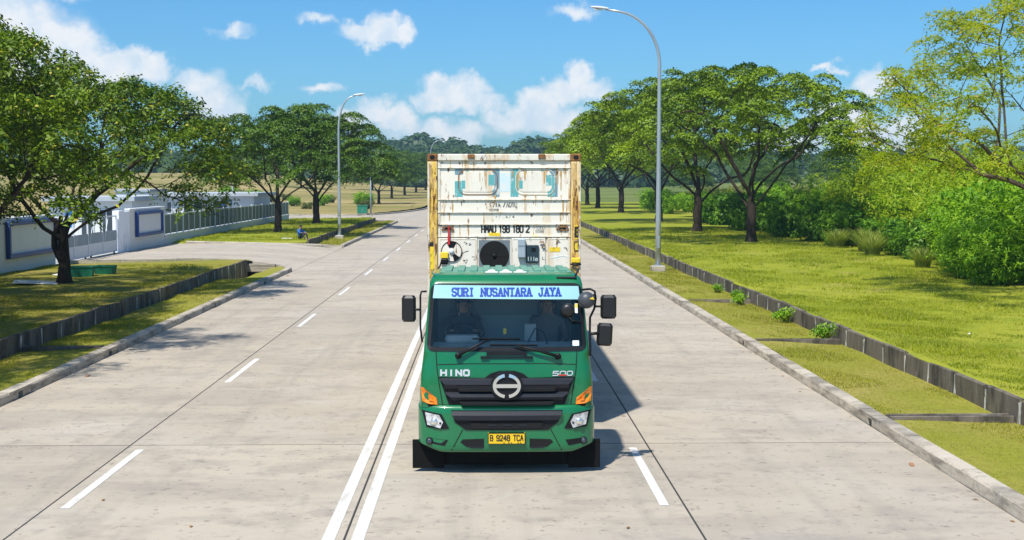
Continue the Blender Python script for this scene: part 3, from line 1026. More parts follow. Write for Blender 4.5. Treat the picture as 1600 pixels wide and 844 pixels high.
# far left row along the field
for i, (x, y, s, rz, lab) in enumerate((
        (-17.2, 214, .92, 10, 'small roadside tree nearest in the far left row on the field'),
        (-18.5, 262, 1.0, 90, 'second tree of the far left row on the field'),
        (-18.0, 296, 1.1, 200, 'third tree of the far left row on the field'),
        (-17.5, 336, 1.1, 300, 'fourth tree of the far left row, in front of hills'),
        (-17.0, 380, 1.2, 50, 'farthest tree of the far left row near the container'),
        (-46, 330, 1.0, 120, 'lone far tree on the dry field behind the left trees'),
        (-30, 352, 1.15, 20, 'far tree at the foot of the hills left of the container'))):
    plant_tree(TC, lab, (x, y, z_field_l(x, y) - .05), R(rz), s, 'roadside_tree', 'far trees along the left field')
for i, (x, y, s, rz, lab) in enumerate(((44, 205, .62, 15, 'small tree on scrubland just left of the right edge tree crown'), (52, 232, .75, 75, 'mid-distance tree on scrubland between umbrella tree and yellow tree'), (66, 250, .8, 140, 'mid-distance dark tree behind the yellow tree'),
        (38, 238, .7, 210, 'low tree on scrubland seen between the right umbrella trunks'), (78, 262, .9, 33, 'dark tree on scrubland at the far right'), (58, 275, .9, 99, 'tree on scrubland before the far right hill'),
        (62, 300, 1.0, 70, 'far tree on scrubland seen under the right umbrella trees'), (88, 330, 1.1, 170, 'far round tree on scrubland right of the umbrella trees'), (46, 340, 1.1, 270, 'far tree on scrubland behind the lamp post'))):
    plant_tree(TC, lab, (x, y, z_field_r(x, y) - .05), R(rz), s, 'scrubland_tree', 'far trees on the right scrubland')


# near left tree with a drooping limb to the right, and its neighbour at the frame edge
def droop_l(rng):
    q = []
    for i in range(80):
        t = rng.uniform(.2, 1) ** .5
        q.append((1.4 + 3.9 * t + rng.normal() * .22, -.8 * t + rng.normal() * .4, 3.7 - 1.35 * t ** 3 + rng.normal() * .2))
    for i in range(26):
        t = rng.uniform(.3, .8)
        q.append((-1.5 - 2.2 * t + rng.normal() * .4, -.8 * t + rng.normal() * .5, 3.2 - 1.2 * t ** 2 + rng.normal() * .3))
    return np.array(q)


TL = make_tree_meshes(58, 7.5, 5.7, 2.0, .21, 'leaf_near', n_attr=1050, n_leaf=225, leaf=(.165, .075), spread=.66, pad_gap=.70, n_limb=6, z0=4.0, thick=1.25, off=(.5, 0), extra=droop_l, kill=.66, limb_up=.95, vsp=.2)
nt_tree = plant_tree(TL, 'near tree with twisted double trunk in front of blue framed panel', (-15.0, 46.9, .4), 0, 1.0, 'lawn_tree')
MB().tube([(.02, -.05, .75), (-.16, -.06, 1.0), (-.30, -.06, 1.35), (-.30, -.04, 1.7), (-.16, 0, 2.05), (-.05, .02, 2.4)], [.15, .13, .115, .11, .105, .08], 9).build('second_stem', 'bark', nt_tree)
TL2 = make_tree_meshes(67, 9.3, 5.4, 2.5, .22, 'leaf_near', n_attr=950, n_leaf=225, leaf=(.165, .075), spread=.66, pad_gap=.72, n_limb=6, z0=4.0, thick=1.5, kill=.62, limb_up=.95, vsp=.2)
plant_tree(TL2, 'tall tree reaching in from the left edge of the picture', (-16.9, 37.2, .4), R(40), 1.0, 'lawn_tree')
plant_tree(TL, 'tree left of the frame casting shade on the left verge', (-14.6, 25.5, .4), R(200), .95, 'lawn_tree')
plant_tree(TL2, 'tree left of the frame casting shade on the road', (-13.2, 31.5, .4), R(130), .8, 'lawn_tree')


# sparse yellow-green tree at the right edge
def fan_r(rng):
    q = []
    for i in range(380):
        t = rng.uniform(.2, 1)
        q.append((-6.4 * t + rng.normal() * .35, rng.normal() * 1.2, 3.2 + 1.6 * t + rng.uniform(-1.0, 2.4) * t))
    return np.array(q)


TR = make_tree_meshes(83, 9.8, 6.4, 2.6, .22, 'leaf_yellow', 'bark_pale', n_attr=1000, n_leaf=150, leaf=(.13, .052), spread=.50, pad_gap=.48, n_limb=7, z0=3.8, thick=1.4, off=(-.7, 0), extra=fan_r, kill=.7, limb_up=.6, vsp=.10, lean=(-.2, 0))
plant_tree(TR, 'sparse yellow-green tree with fanning branches at the right edge', (18.7, 40.6, .48), 0, 1.0, 'yellow_tree')


# --- bushes
def bush_mesh(seed, w, h, nl, leafm, leaf=(.20, .09), lobes=14, up=.5, sprays=60):
    rng = np.random.default_rng(seed)
    C, N = [], []
    for k in range(lobes):
        a = rng.uniform(0, 6.28); r = w * .62 * math.sqrt(rng.random())
        lr = rng.uniform(.16, .42) * min(w, h)
        hh = h * rng.uniform(.35, .95) * (1 - .45 * (r / w) ** 2) - lr * .5
        c = np.array([r * math.cos(a), r * math.sin(a), max(hh, lr * .45)])
        m = nl // lobes
        d = rng.normal(size=(m, 3)); d /= np.linalg.norm(d, axis=1, keepdims=True)
        rr = lr * (rng.uniform(.25, 1.0, (m, 1)) ** .45) * (1 + .28 * np.sin(d[:, :1] * 7 + k) * np.sin(d[:, 1:2] * 6))
        p = c + d * rr
        ok = p[:, 2] > .02
        C.append(p[ok]); N.append((d + np.array([0, 0, up]) + rng.normal(size=(m, 3)) * .5)[ok])
    for k in range(sprays):                               # arching sprays that break the outline
        a = rng.uniform(0, 6.28); r0 = w * rng.uniform(.25, .75); hz_ = h * rng.uniform(.45, .95) * (1 - .35 * (r0 / w) ** 2)
        ln = rng.uniform(.5, 1.3) * h * .36; m = 18
        t = np.linspace(0.1, 1, m)
        p = np.stack([math.cos(a) * (r0 + ln * t * .8), math.sin(a) * (r0 + ln * t * .8), hz_ + ln * (t - .75 * t ** 2)], 1) + rng.normal(size=(m, 3)) * .07
        C.append(p); N.append(np.array([math.cos(a) * .4, math.sin(a) * .4, .8]) + rng.normal(size=(m, 3)) * .45)
    C = np.vstack(C); N = np.vstack(N); m = len(C)
    # loose sprays
    V, F = leaves(C, N, leaf[0] * rng.uniform(.6, 1.5, m), leaf[1] * rng.uniform(.7, 1.3, m), rng, droop=.25)
    me = raw_mesh('foliage', V, F, leafm, rng.uniform(0, 1, m))
    b = MB()
    for k in range(7):
        a = rng.uniform(0, 6.28); r = w * .4 * rng.random()
        b.tube([(r * .3 * math.cos(a), r * .3 * math.sin(a), -.05), (r * .7 * math.cos(a), r * .7 * math.sin(a), h * .35), (r * math.cos(a + .2), r * math.sin(a + .2), h * .72)], [.035, .025, .01], 5)
    sm = b.mesh('stems'); sm.materials.append(MATS['bark'])
    return me, sm


def plant_bush(ms, label, loc, rz, s, name, group, sz=None):
    t = thing(name, label, 'bush', loc, rz, group)
    t.scale = (s, s, sz or s)
    link('foliage', ms[0], t); link('stems', ms[1], t)
    return t


B1 = bush_mesh(101, 2.0, 2.6, 5200, 'leaf_bush')
B2 = bush_mesh(102, 2.0, 2.3, 4600, 'leaf_bush_dark', (.26, .12))
B3 = bush_mesh(103, 2.4, 3.2, 6400, 'leaf_feather', (.20, .06), 17)
B4 = bush_mesh(104, 1.8, 1.9, 3600, 'leaf_scrub', (.24, .06), 12)
B5 = bush_mesh(105, 2.2, 2.9, 6200, 'leaf_bush', (.22, .085), 22)


def bushes(ms, name, label, group, spots):
    for x, y, s in spots:
        plant_bush(ms, label, (x, y, .45), rnd.uniform(0, 6.28), s * rnd.uniform(.94, 1.06), name, group, s * rnd.uniform(.9, 1.12))


bushes(B5, 'leafy_bush', 'bright green leafy bush at front of the near right thicket', 'bright bushes at front of the right thicket',
       [(17.7, 46.8, .7), (18.9, 50.4, .75), (17.1, 43.6, .62), (20.0, 54.0, .8), (20.6, 50.2, 1.15), (18.9, 44.2, 1.1), (21.6, 57.0, 1.05), (20.2, 47.2, 1.25), (22.4, 53.5, 1.35), (18.1, 48.7, .5)])
bushes(B2, 'dark_bush', 'dark green broad-leaved low bush in the right thicket', 'dark bushes in the right thicket',
       [(20.2, 61.5, .75), (20.4, 66, .8), (19.9, 71.5, .95), (20.6, 77, 1.1), (19.4, 82, .95), (20.2, 88, 1.1), (19.5, 94, 1.1), (20.3, 100, 1.15), (19.4, 107, 1.1), (20.2, 114, 1.15), (21.6, 56.5, .95), (19.8, 58.8, .7), (20.6, 54.3, .9)])
bushes(B1, 'green_bush', 'mid green rounded bush in the right thicket', 'green bushes in the right thicket',
       [(22.6, 60, 1.2), (23.2, 70, 1.2), (22.8, 80, 1.15), (23.0, 91, 1.2), (22.5, 103, 1.2), (21.6, 122, 1.05), (21.2, 132, 1.0), (20.6, 143, 1.0), (26.2, 66, 1.3), (26.6, 77, 1.3), (21.0, 155, 1.1), (21.7, 168, 1.1)])
bushes(B3, 'feathery_bush', 'tall yellow-green feathery bush behind the right thicket', 'feathery bushes behind the right thicket',
       [(22.6, 69, 1.35), (24.6, 74, 1.6), (23.2, 79, 1.35), (26.5, 82, 1.6), (27.4, 74, 1.8), (30.5, 80, 1.8), (24.4, 90, 1.25), (28.5, 92, 1.55), (32.5, 88, 1.8), (21.9, 63.5, 1.15), (25.0, 66.5, 1.7), (23.4, 59.5, 1.5)])
bushes(B4, 'scrub_bush', 'dry yellowish scrub bush on the far right scrubland', 'scrub bushes beyond the right thicket',
       [(25.5 + 4.2 * i + rnd.uniform(-2, 2), 80 + 15 * j + rnd.uniform(-5, 5) + i * 5, rnd.uniform(1.0, 1.6)) for i in range(8) for j in range(8)])
for i in range(22):
    x, y = rnd.uniform(-52, -16), rnd.uniform(172, 235)
    plant_bush(B4 if i % 3 else B1, 'low scrub bush on the dry field beyond the second street', (x, y, z_field_l(x, y) - .1), rnd.uniform(0, 6), rnd.uniform(.55, 1.0), 'field_bush', 'scrub on the left field')


# tall tufted grass clump in the thicket edge
def reed_mesh(seed, n, h, spread):
    rng = np.random.default_rng(seed)
    V, F = [], []
    for i in range(n):
        a = rng.uniform(0, 6.28); r = spread * .35 * math.sqrt(rng.random())
        p = np.array([r * math.cos(a), r * math.sin(a), 0]); out = np.array([math.cos(a), math.sin(a), 0]) * rng.uniform(.3, 1.0) * spread
        hh = h * rng.uniform(.6, 1.1)
        side = np.array([-math.sin(a), math.cos(a), 0]) * .022
        o = len(V)
        for t in (0, .4, .75, 1.0):
            q = p + out * t * t + np.array([0, 0, hh * (t - .28 * t ** 3)])
            w = side * (1 - t * .92)
            V += [q - w, q + w]
        for k in range(3):
            F.append((o + 2 * k, o + 2 * k + 1, o + 2 * k + 3, o + 2 * k + 2))
    F = np.array(F)
    return raw_mesh('blades', np.array(V), F, 'leaf_reed', np.repeat(rng.uniform(0, 1, n), 3))


RM = reed_mesh(5, 420, 1.5, .95)
for (x, y, s, lab) in ((19.0, 64.5, 1.15, 'tall pale grass tuft at the front of the right thicket'), (18.4, 61.6, .95, 'second pale grass tuft at the thicket front'),
                       (17.9, 53.0, .8, 'small pale grass tuft between leafy bushes near the right edge'), (18.7, 69.0, .95, 'pale grass tuft behind the tall tuft of the thicket front'), (19.3, 49.5, .9, 'pale grass tuft beside the bright leafy bushes')):
    t = thing('grass_tuft', lab, 'grass tuft', (x, y, .45), rnd.uniform(0, 6)); t.scale = (s, s, s)
    link('blades', RM, t)
WM = reed_mesh(9, 60, .42, .3)
wl = bush_mesh(140, .34, .40, 60, 'leaf_bush', (.12, .045), 4, .5, 12)
for (x, y, s, lab) in ((8.45, 32.0, 1.2, 'leafy weed at the second cross drain beside the right drain wall'), (8.5, 36.5, 1.1, 'weed at the foot of the right drain wall between two cross drains'),
                       (8.4, 37.4, .6, 'small low weed beside a larger weed at the right drain wall'), (8.2, 41.6, 1.0, 'weed at the third cross drain by the right drain wall'),
                       (8.5, 43.6, .9, 'farther weed on the right verge by the drain wall'), (8.3, 46.2, .9, 'farthest weed on the right verge by the drain wall')):
    t = thing('weed', lab, 'weed', (x, y, .06), rnd.uniform(0, 6)); t.scale = (s, s, s)
    t.scale = (s * .75, s * .75, s * .8); link('foliage', wl[0], t); link('stems', WM, t)

# --- far woods on the hills: one mass
rng = np.random.default_rng(99)
CC, NN, LL = [], [], []
cnt = 0
while cnt < 1900:
    y = rng.uniform(430, 760); x = rng.uniform(-.46, .46) * y
    h = rng.uniform(6, 12) * (1.25 if rng.random() < .08 else 1)
    w = h * rng.uniform(.42, .62)
    m = 95
    d = rng.normal(size=(m, 3)); d /= np.linalg.norm(d, axis=1, keepdims=True)
    p = d * np.array([w, w, h * .38]) * rng.uniform(.55, 1.05, (m, 1)) * (1 + .22 * np.sin(d[:, :1] * 5 + cnt)) + np.array([x, y, z_hill(x, y) - 1 + h * .58])
    CC.append(p); NN.append(d + np.array([0, 0, .5])); LL.append(np.full(m, h * .26)); cnt += 1
CC = np.vstack(CC); NN = np.vstack(NN); LL = np.hstack(LL)
V, F = leaves(CC, NN, LL * rng.uniform(.6, 1.3, len(CC)), LL * .7, rng)
tag(link('far_woods', raw_mesh('far_woods', V, F, 'leaf_far', np.repeat(rng.uniform(0, 1, cnt), 95))), 'distant bluish green wooded hills along the horizon', 'woods', kind='stuff')


# --- lawn and verge grass blades
def grass(name, label, regions, m, seed, bare=.25):
    rng = np.random.default_rng(seed)
    VV, vv = [], []
    for (x0, x1, y0, y1, zf, n, h) in regions:
        # denser near the camera
        y = y0 * (y1 / y0) ** rng.random(n)
        x = rng.uniform(x0, x1, n)
        pn = np.sin(x * .9 + 1.3 * np.sin(y * .35)) + np.sin(y * .55 + 1.1 * np.sin(x * .6)) + .7 * np.sin(x * 2.7 - y * 1.9) + .5 * np.sin(x * 5.1 + y * 4.3)
        ok = (pn > -.9 + bare) | (rng.random(n) > .8)          # thin, worn patches
        x, y = x[ok], y[ok]; n = len(x)
        z = np.array([zf(a, b) for a, b in zip(x, y)])
        sc = h * (y / 22) ** .62 * rng.uniform(.45, 1.25, n)
        # uneven: patches of longer grass
        sc *= .75 + .5 * (np.sin(x * 1.7 + y * .6) * np.sin(y * .9 - x * .4) > .1)
        a = rng.uniform(0, 6.28, n); wd = sc * .16
        base = np.stack([x, y, z - .004], 1)
        side = np.stack([np.cos(a), np.sin(a), 0 * a], 1) * wd[:, None]
        ln = np.stack([rng.normal(size=n) * .55, rng.normal(size=n) * .55, np.ones(n)], 1) * sc[:, None]
        V = np.stack([base - side, base + side, base + ln], 1)
        VV.append(V.reshape(-1, 3)); vv.append(rng.uniform(0, 1, n))
    V = np.vstack(VV); F = np.arange(len(V)).reshape(-1, 3)
    tag(link(name, raw_mesh(name, V, F, m, np.hstack(vv))), label, 'grass', kind='stuff')


grass('lawn_grass', 'short mown yellow-green grass on the lawns', [
    (8.86, 20, 14, 100, z_lawn_r, 260000, .044), (8.86, 13, 13, 40, z_lawn_r, 90000, .042),
    (-19, -11, 80.5, 130, z_lawn_l, 30000, .05)], 'grass_blade', 3)
grass('dry_lawn_grass', 'patchy half dry grass on the near left lawn', [(-19, -11, 24, 57.5, z_lawn_l, 120000, .036)], 'dry_blade', 6, .55)
grass('verge_grass', 'thin dry grass on the verges beside the kerbs', [
    (6.585, 8.68, 12, 90, z_verge_r, 110000, .032), (-10.75, -8.885, 20, 53, z_verge_l, 60000, .034), (-10.75, -8.93, 80.5, 130, z_verge_l, 14000, .045)], 'verge_blade', 4)

# ================================================================== COMPOUND ON THE LEFT
GZ = .36
mat('box_grey', (0.25, 0.29, 0.31), 0.5, layers=(((6, 6, 6), 0.5, 0.7, (0.20, 0.23, 0.25), 4, 0.6),))
mat('roof_grey', (0.40, 0.44, 0.48), 0.8, layers=(((0.5, 0.5, 0.4), 0.5, 0.75, (0.30, 0.33, 0.36), 5, 0.6),))
# wall sections: (y0, y1) along x = CW, road face at CW
def wall_section(label, y0, y1, name='compound_wall'):
    w = thing(name, label, 'wall', (CW, y0, GZ - .3))
    L = y1 - y0
    MB().box(-.2, 0, 0, L, 0, 2.42).build('wall_body', 'wall_paint', w)
    MB().bbox(-.26, .05, -.03, L + .03, 2.423, 2.52, .015).build('coping', 'building_white', w)
    return w


wall_section('plain pale wall with large blue framed panel left of the gate', 18, 58.9)
wall_section('short pale wall with small blue framed panel right of the gate', 71.2, 78.9)
ww = thing('gate_pillar', 'white weathered gate pillar with peeling paint', 'pillar', (CW, 69.0, GZ - .3))
MB().bbox(-.30, .06, 0, 1.0, 0, 2.45, .02).build('shaft', 'pillar_paint', ww)
MB().bbox(-.24, .02, 1.01, 2.19, 0, 2.38, .02).build('return_wall', 'pillar_paint', ww)


def framed_panel(label, y0, y1, z0, z1):
    t = thing('notice_panel', label, 'sign panel', (CW + .02, y0, z0))
    L, H, w = y1 - y0, z1 - z0, .17
    MB().box(0, .05, w, L - w, w, H - w).build('face', 'sign_face', t)
    for a in ((0, L, 0, w), (0, L, H - w, H)):
        MB().bbox(0, .18, a[0], a[1], a[2], a[3], .01).build('frame_bar', 'blue_frame', t)
    for a in ((0, w), (L - w, L)):
        MB().bbox(0, .177, a[0], a[1], w + .003, H - w - .003, .01).build('frame_bar', 'blue_frame', t)


framed_panel('large blank blue framed panel behind the near left tree', 52.8, 58.7, 0.92, 2.42)
framed_panel('smaller blank blue framed panel between gate and fence', 72.3, 78.0, 1.0, 2.38)

# sliding gate in two leaves
for i, (y0, y1, lab) in enumerate(((59.1, 63.6, 'white steel gate leaf behind the near tree trunk'), (63.9, 68.9, 'white steel gate leaf next to the gate pillar'))):
    g = thing('gate_leaf', lab, 'gate', (CW + .05 - .12 * i, y0, .32), 0, 'sliding gate leaves')
    L = y1 - y0
    for zz in (.08, .62, 1.90):
        MB().box(-.03, .03, .07, L - .07, zz, zz + .06).build('rail', 'white_metal', g)
    for yy in (0, L / 2 - .03, L - .07):
        MB().box(-.033, .033, yy, yy + .07, .08, 1.96).build('stile', 'white_metal', g)
    for yy in (.35, L / 2 + .3):
        MB().tube([(0, yy, .68), (0, yy + .75, 1.9)], .022, 6).build('brace', 'white_metal', g)
    for k in range(2):
        MB().box(-.012, .012, .075 + k * (L / 2), L / 2 - .035 + k * (L / 2 - .04), .142, .618).build('lower_panel', 'white_metal', g)
        MB().box(-.006, .006, .075 + k * (L / 2), L / 2 - .035 + k * (L / 2 - .04), .682, 1.2).build('mesh_panel', 'gate_mesh', g)
    for yy in (.5, L - .5):
        MB().lathe([(.02, -.03), (.07, -.03), (.07, .03), (.02, .03)], 12, 'x', (0, yy, .07)).build('wheel', 'joint_filler', g)

# fence with dark mesh bays on a low wall
f = thing('compound_fence', 'long fence of dark mesh bays and white posts on low wall', 'fence', (CW, 79.0, GZ - .3))
FL = 50.0
MB().box(-.18, 0, 0, FL, 0, .72).build('low_wall', 'wall_paint', f)
MB().bbox(-.22, .04, 0, FL, .723, .80, .01).build('coping', 'building_white', f)
bay = 1.66
n = int(FL / bay)
pm = MB().bbox(-.14, .0, -.09, .09, .8, 2.1, .01).mesh('post'); pm.materials.append(MATS['white_metal'])
tm = MB().box(-.12, -.03, -.055, .055, .8, 2.03).mesh('mullion'); tm.materials.append(MATS['white_metal'])
bm_ = MB().box(-.085, -.065, .04, bay - .04, .84, 1.96).mesh('mesh_bay'); bm_.materials.append(MATS['fence_mesh'])
for i in range(n + 1):
    piece('post' if i % 3 == 0 else 'mullion', pm if i % 3 == 0 else tm, f, (0, i * bay, 0))
    if i < n:
        piece('mesh_bay', bm_, f, (0, i * bay, 0))
MB().box(-.10, -.05, 0, n * bay, 1.965, 2.03).build('top_rail', 'white_metal', f)

# long low block with slab roof
def window(parent, x0, x1, z0, z1, yf, glass='dark_window', frame='white_metal'):
    w = MB().box(x0, x1, yf - .02, yf + .03, z0, z1).build('window', glass, parent)
    for a in ((x0, x1, z0, z0 + .07), (x0, x1, z1 - .07, z1), (x0, x0 + .06, z0 + .073, z1 - .073), (x1 - .06, x1, z0 + .073, z1 - .073), ((x0 + x1) / 2 - .03, (x0 + x1) / 2 + .03, z0 + .073, z1 - .073)):
        MB().box(a[0], a[1], yf - .05, yf - .023, a[2], a[3]).build('frame', frame, w)
    return w


b = thing('office_block', 'long low pale blue-grey block with overhanging white slab roof', 'building', (-30.6, 118, .3))
MB().box(0, 9.9, 0, 9, 0, 2.45).build('wall', 'building_paint', b)
r_ = MB().bbox(-.5, 10.4, -.6, 9.6, 2.453, 2.78, .03).build('roof', 'roof_grey', b)
window(b, .7, 2.6, .9, 2.0, 0); window(b, 3.6, 5.4, .9, 2.0, 0)
dd = MB().box(6.4, 7.4, -.03, .02, 0, 2.05).build('door', 'dark_window', b)
MB().box(6.36, 7.44, -.045, -.032, 2.053, 2.13).build('frame', 'white_metal', dd)

b = thing('tall_block', 'narrow taller white block behind the small framed panel', 'building', (-24.6, 88, .3))
MB().box(0, 2.2, 0, 5, 0, 3.05).build('wall', 'building_white', b)
MB().bbox(-.1, 2.3, -.1, 5.1, 3.053, 3.25, .02).build('roof', 'roof_grey', b)
window(b, .5, 1.7, 1.0, 2.1, 0)

b = thing('gatehouse', 'white gatehouse with blue poster and glass doors behind the gate', 'building', (-26.4, 80, .3))
MB().box(0, 5.0, 0, 5, 0, 2.55).build('wall', 'building_white', b)
MB().bbox(-.3, 5.3, -.5, 5.3, 2.553, 2.85, .02).build('roof', 'roof_grey', b)
MB().box(.95, 1.5, -.03, .02, 1.0, 1.95).build('poster', 'poster_blue', b)
MB().box(1.05, 1.4, -.034, -.031, 1.6, 1.7).build('poster_stripe', 'white_metal', b)
window(b, 1.9, 2.7, .1, 2.1, 0); window(b, 3.0, 3.9, .1, 2.1, 0); window(b, 4.15, 4.8, .8, 2.0, 0)
b = thing('rear_store', 'pale shed wall far left behind the near tree', 'building', (-36, 72, .3))
MB().box(0, 5.4, 0, 8, 0, 2.4).build('wall', 'building_paint', b)
MB().bbox(-.2, 5.6, -.2, 8.2, 2.403, 2.6, .02).build('roof', 'roof_grey', b)
window(b, 1.2, 3.8, .9, 2.0, 0)

t = thing('yard_pole', 'grey lean pole standing behind the office block roof', 'pole', (-24.4, 128.5, .3))
MB().tube([(0, 0, 0), (-.1, 0, 2.2), (-.35, 0, 4.6)], [.08, .07, .055], 8).build('shaft', 'galvanised', t)
MB().tube([(-.35, 0, 4.58), (-.6, 0, 4.75)], [.04, .03], 6).build('arm', 'galvanised', t)
t = thing('blue_sign', 'small blue sign board above the grey mesh fence', 'sign', (CW - .5, 99, .3))
MB().bbox(-.04, .04, 0, 3.6, 1.95, 2.35, .01).build('board', 'sign_blue', t)
MB().box(.041, .044, .5, 3.1, 2.1, 2.2).build('stripe', 'white_metal', t)
for yy in (.3, 3.3):
    MB().tube([(0, yy, 0), (0, yy, 1.95)], .03, 6).build('leg', 'galvanised', t)

t = thing('hilltop_house', 'tiny dark house on the far right ridge', 'house', (126, 500, z_hill(126, 500) + 1.5))
MB().box(-5, 5, -3, 3, 0, 6.5).build('wall', 'wall_paint', t)
MB().add([(-5.6, -3.6, 6.5), (5.6, -3.6, 6.5), (5.6, 3.6, 6.5), (-5.6, 3.6, 6.5), (-4, 0, 8.6), (4, 0, 8.6)], [(0, 1, 5, 4), (2, 3, 4, 5), (1, 2, 5), (3, 0, 4), (3, 2, 1, 0)]).build('roof', 'bark_pale', t)
for xx in (-3.4, -.6, 2.2):
    MB().box(xx, xx + 1.4, -3.04, -2.98, 3.5, 5).build('window', 'dark_window', t)


# ================================================================== STREET FURNITURE
def street_lamp(label, loc, side, H, reach, r0=.105):
    t = thing('street_lamp', label, 'street lamp', loc, 0, 'street lamps along the road')
    MB().bbox(-.3, .3, -.3, .3, -.2, .22, .03).build('footing', 'kerb_concrete', t)
    MB().bbox(-.19, .19, -.19, .19, .222, .25, .006).build('base_plate', 'galvanised', t)
    Hs = H - 2.5
    pts = [(0, 0, .25), (0, 0, 2.2), (-.05 * side * -1 * 0, 0, Hs * .6), (0, 0, Hs)]
    rr = [r0, r0 * .93, r0 * .72, r0 * .6]
    for i in range(1, 11):
        a = R(82 * i / 10)
        pts.append((side * reach * .68 * (1 - math.cos(a)), 0, Hs + 2.3 * math.sin(a)))
        rr.append(r0 * (.6 - .02 * i))
    e = pts[-1]
    pts.append((e[0] + side * reach * .2, 0, e[2] + .09)); rr.append(r0 * .36)
    MB().tube(pts, rr, 12).build('pole', 'galvanised', t)
    hx = pts[-1][0]
    hd = MB()
    d = side
    prof = [(0, .05, .05), (.15, .1, .075), (.45, .14, .08), (.72, .10, .05), (.78, .03, .02)]
    rings = []
    for s, w, h in prof:
        rings.append([(hx + d * (s - .12), w * math.cos(a), pts[-1][2] + .02 + s * .1 + h * math.sin(a) * (1 if math.sin(a) > 0 else .55)) for a in [2 * math.pi * k / 10 for k in range(11)]])
    hd.grid(rings)
    hd.build('lamp_head', 'white_metal', t)
    MB().box(*sorted((hx + d * .12, hx + d * .5)), -.08, .08, pts[-1][2] - .03, pts[-1][2] + .02).build('lens', 'sign_face', t)
    MB().bbox(-.05, .05, -r0 - .03, -r0 + .03, 1.0, 1.5, .006).build('hatch', 'galvanised', t)
    return t


street_lamp('tall curved street lamp on the right verge before the umbrella trees', (7.63, 57.3, .12), -1, 11.5, 3.0, .125)
street_lamp('curved street lamp on the left verge before the dark trees', (-10.05, 90.9, .1), 1, 10.0, 1.5, .12)
street_lamp('far curved street lamp whose head shows above the container left corner', (-10.2, 250, .1), 1, 12, 2.2, .12)

t = thing('utility_post', 'plain grey post beside the green cabinet at the second street', 'post', (-13.6, 157.2, .0))
MB().tube([(0, 0, 0), (0, 0, 5.1)], [.10, .08], 10).build('shaft', 'box_grey', t)
MB().lathe([(.16, 0), (.16, .12), (.11, .14)], 10).build('collar', 'kerb_concrete', t)
t = thing('utility_cabinet', 'green utility cabinet at the second street corner', 'cabinet', (-14.9, 160.3, .1))
MB().bbox(-.6, .6, -.4, .4, .1, 1.05, .03).build('body', 'green_plastic', t)
MB().bbox(-.66, .66, -.46, .46, 1.053, 1.13, .02).build('lid', 'green_plastic', t)
MB().box(-.55, .55, -.38, .38, -.1, .097).build('plinth', 'kerb_concrete', t)
MB().box(-.02, .02, -.425, -.402, .3, .7).build('handle', 'galvanised', t)

for (x, y, w, d, h, rz, lab) in ((-15.35, 50.0, .95, .55, .40, 8, 'larger green plastic trough on the lawn right of the near tree'), (-14.8, 51.3, .75, .5, .34, -6, 'smaller green plastic trough behind the larger one')):
    t = thing('plastic_trough', lab, 'trough', (x, y, .43), R(rz))
    b = MB()
    i_ = .04
    b.add([(-w / 2 + .05, -d / 2 + .04, 0), (w / 2 - .05, -d / 2 + .04, 0), (w / 2 - .05, d / 2 - .04, 0), (-w / 2 + .05, d / 2 - .04, 0),
           (-w / 2, -d / 2, h), (w / 2, -d / 2, h), (w / 2, d / 2, h), (-w / 2, d / 2, h),
           (-w / 2 + i_, -d / 2 + i_, h), (w / 2 - i_, -d / 2 + i_, h), (w / 2 - i_, d / 2 - i_, h), (-w / 2 + i_, d / 2 - i_, h),
           (-w / 2 + .08, -d / 2 + .08, .06), (w / 2 - .08, -d / 2 + .08, .06), (w / 2 - .08, d / 2 - .08, .06), (-w / 2 + .08, d / 2 - .08, .06)],
          [(3, 2, 1, 0), (0, 1, 5, 4), (1, 2, 6, 5), (2, 3, 7, 6), (3, 0, 4, 7), (4, 5, 9, 8), (5, 6, 10, 9), (6, 7, 11, 10), (7, 4, 8, 11),
           (8, 9, 13, 12), (9, 10, 14, 13), (10, 11, 15, 14), (11, 8, 12, 15), (12, 13, 14, 15)])
    b.build('tub', 'green_plastic', t)
    MB().bbox(-w / 2 - .02, w / 2 + .02, -d / 2 - .02, -d / 2 - .002, h - .05, h + .005, .004).build('rim', 'green_plastic', t)
for (x, y, w, d, rz, lab) in ((-15.9, 46.6, 1.5, .9, 12, 'pale board lying on the lawn in front of the near tree'), (-15.9, 50.4, 1.0, .8, -15, 'pale board lying on the lawn behind the near tree')):
    tag(MB().bbox(-w / 2, w / 2, -d / 2, d / 2, 0, .03, .008).build('flat_board', 'white_slab', None, (x, y, .45)), lab, 'board').rotation_euler = (R(2), R(3), R(rz))

# litter, chips and fallen leaves
mat('brown_leaf', (0.30, 0.16, 0.05), 0.8, rand=.3)
mat('brick_chip', (0.35, 0.17, 0.08), 0.9, rand=.2)
k = 0
for (x, y, lab) in ((-7.3, 45.0, 'flat brown wood scrap on the left lane below the kerb'), (-8.2, 53.0, 'small brown scrap in the left gutter near the driveway corner'),
                    (-8.45, 56.2, 'small brown scrap at the driveway corner kerb'), (-8.2, 27.0, 'orange leaf in the near left gutter'), (6.05, 18.2, 'orange leaf in the near right gutter')):
    o = MB().bbox(-.09, .09, -.03, .03, 0, .015, .004).build('road_scrap', 'brick_chip', None, (x, y, .004))
    o.rotation_euler.z = rnd.uniform(0, 3); tag(o, lab, 'scrap')
lm = bpy.data.meshes.new('fallen_leaf')
lm.from_pydata([(-.05, 0, .006), (0, .022, .014), (.05, 0, .008), (0, -.022, .014)], [], [(0, 3, 2, 1)]); lm.materials.append(MATS['brown_leaf'])
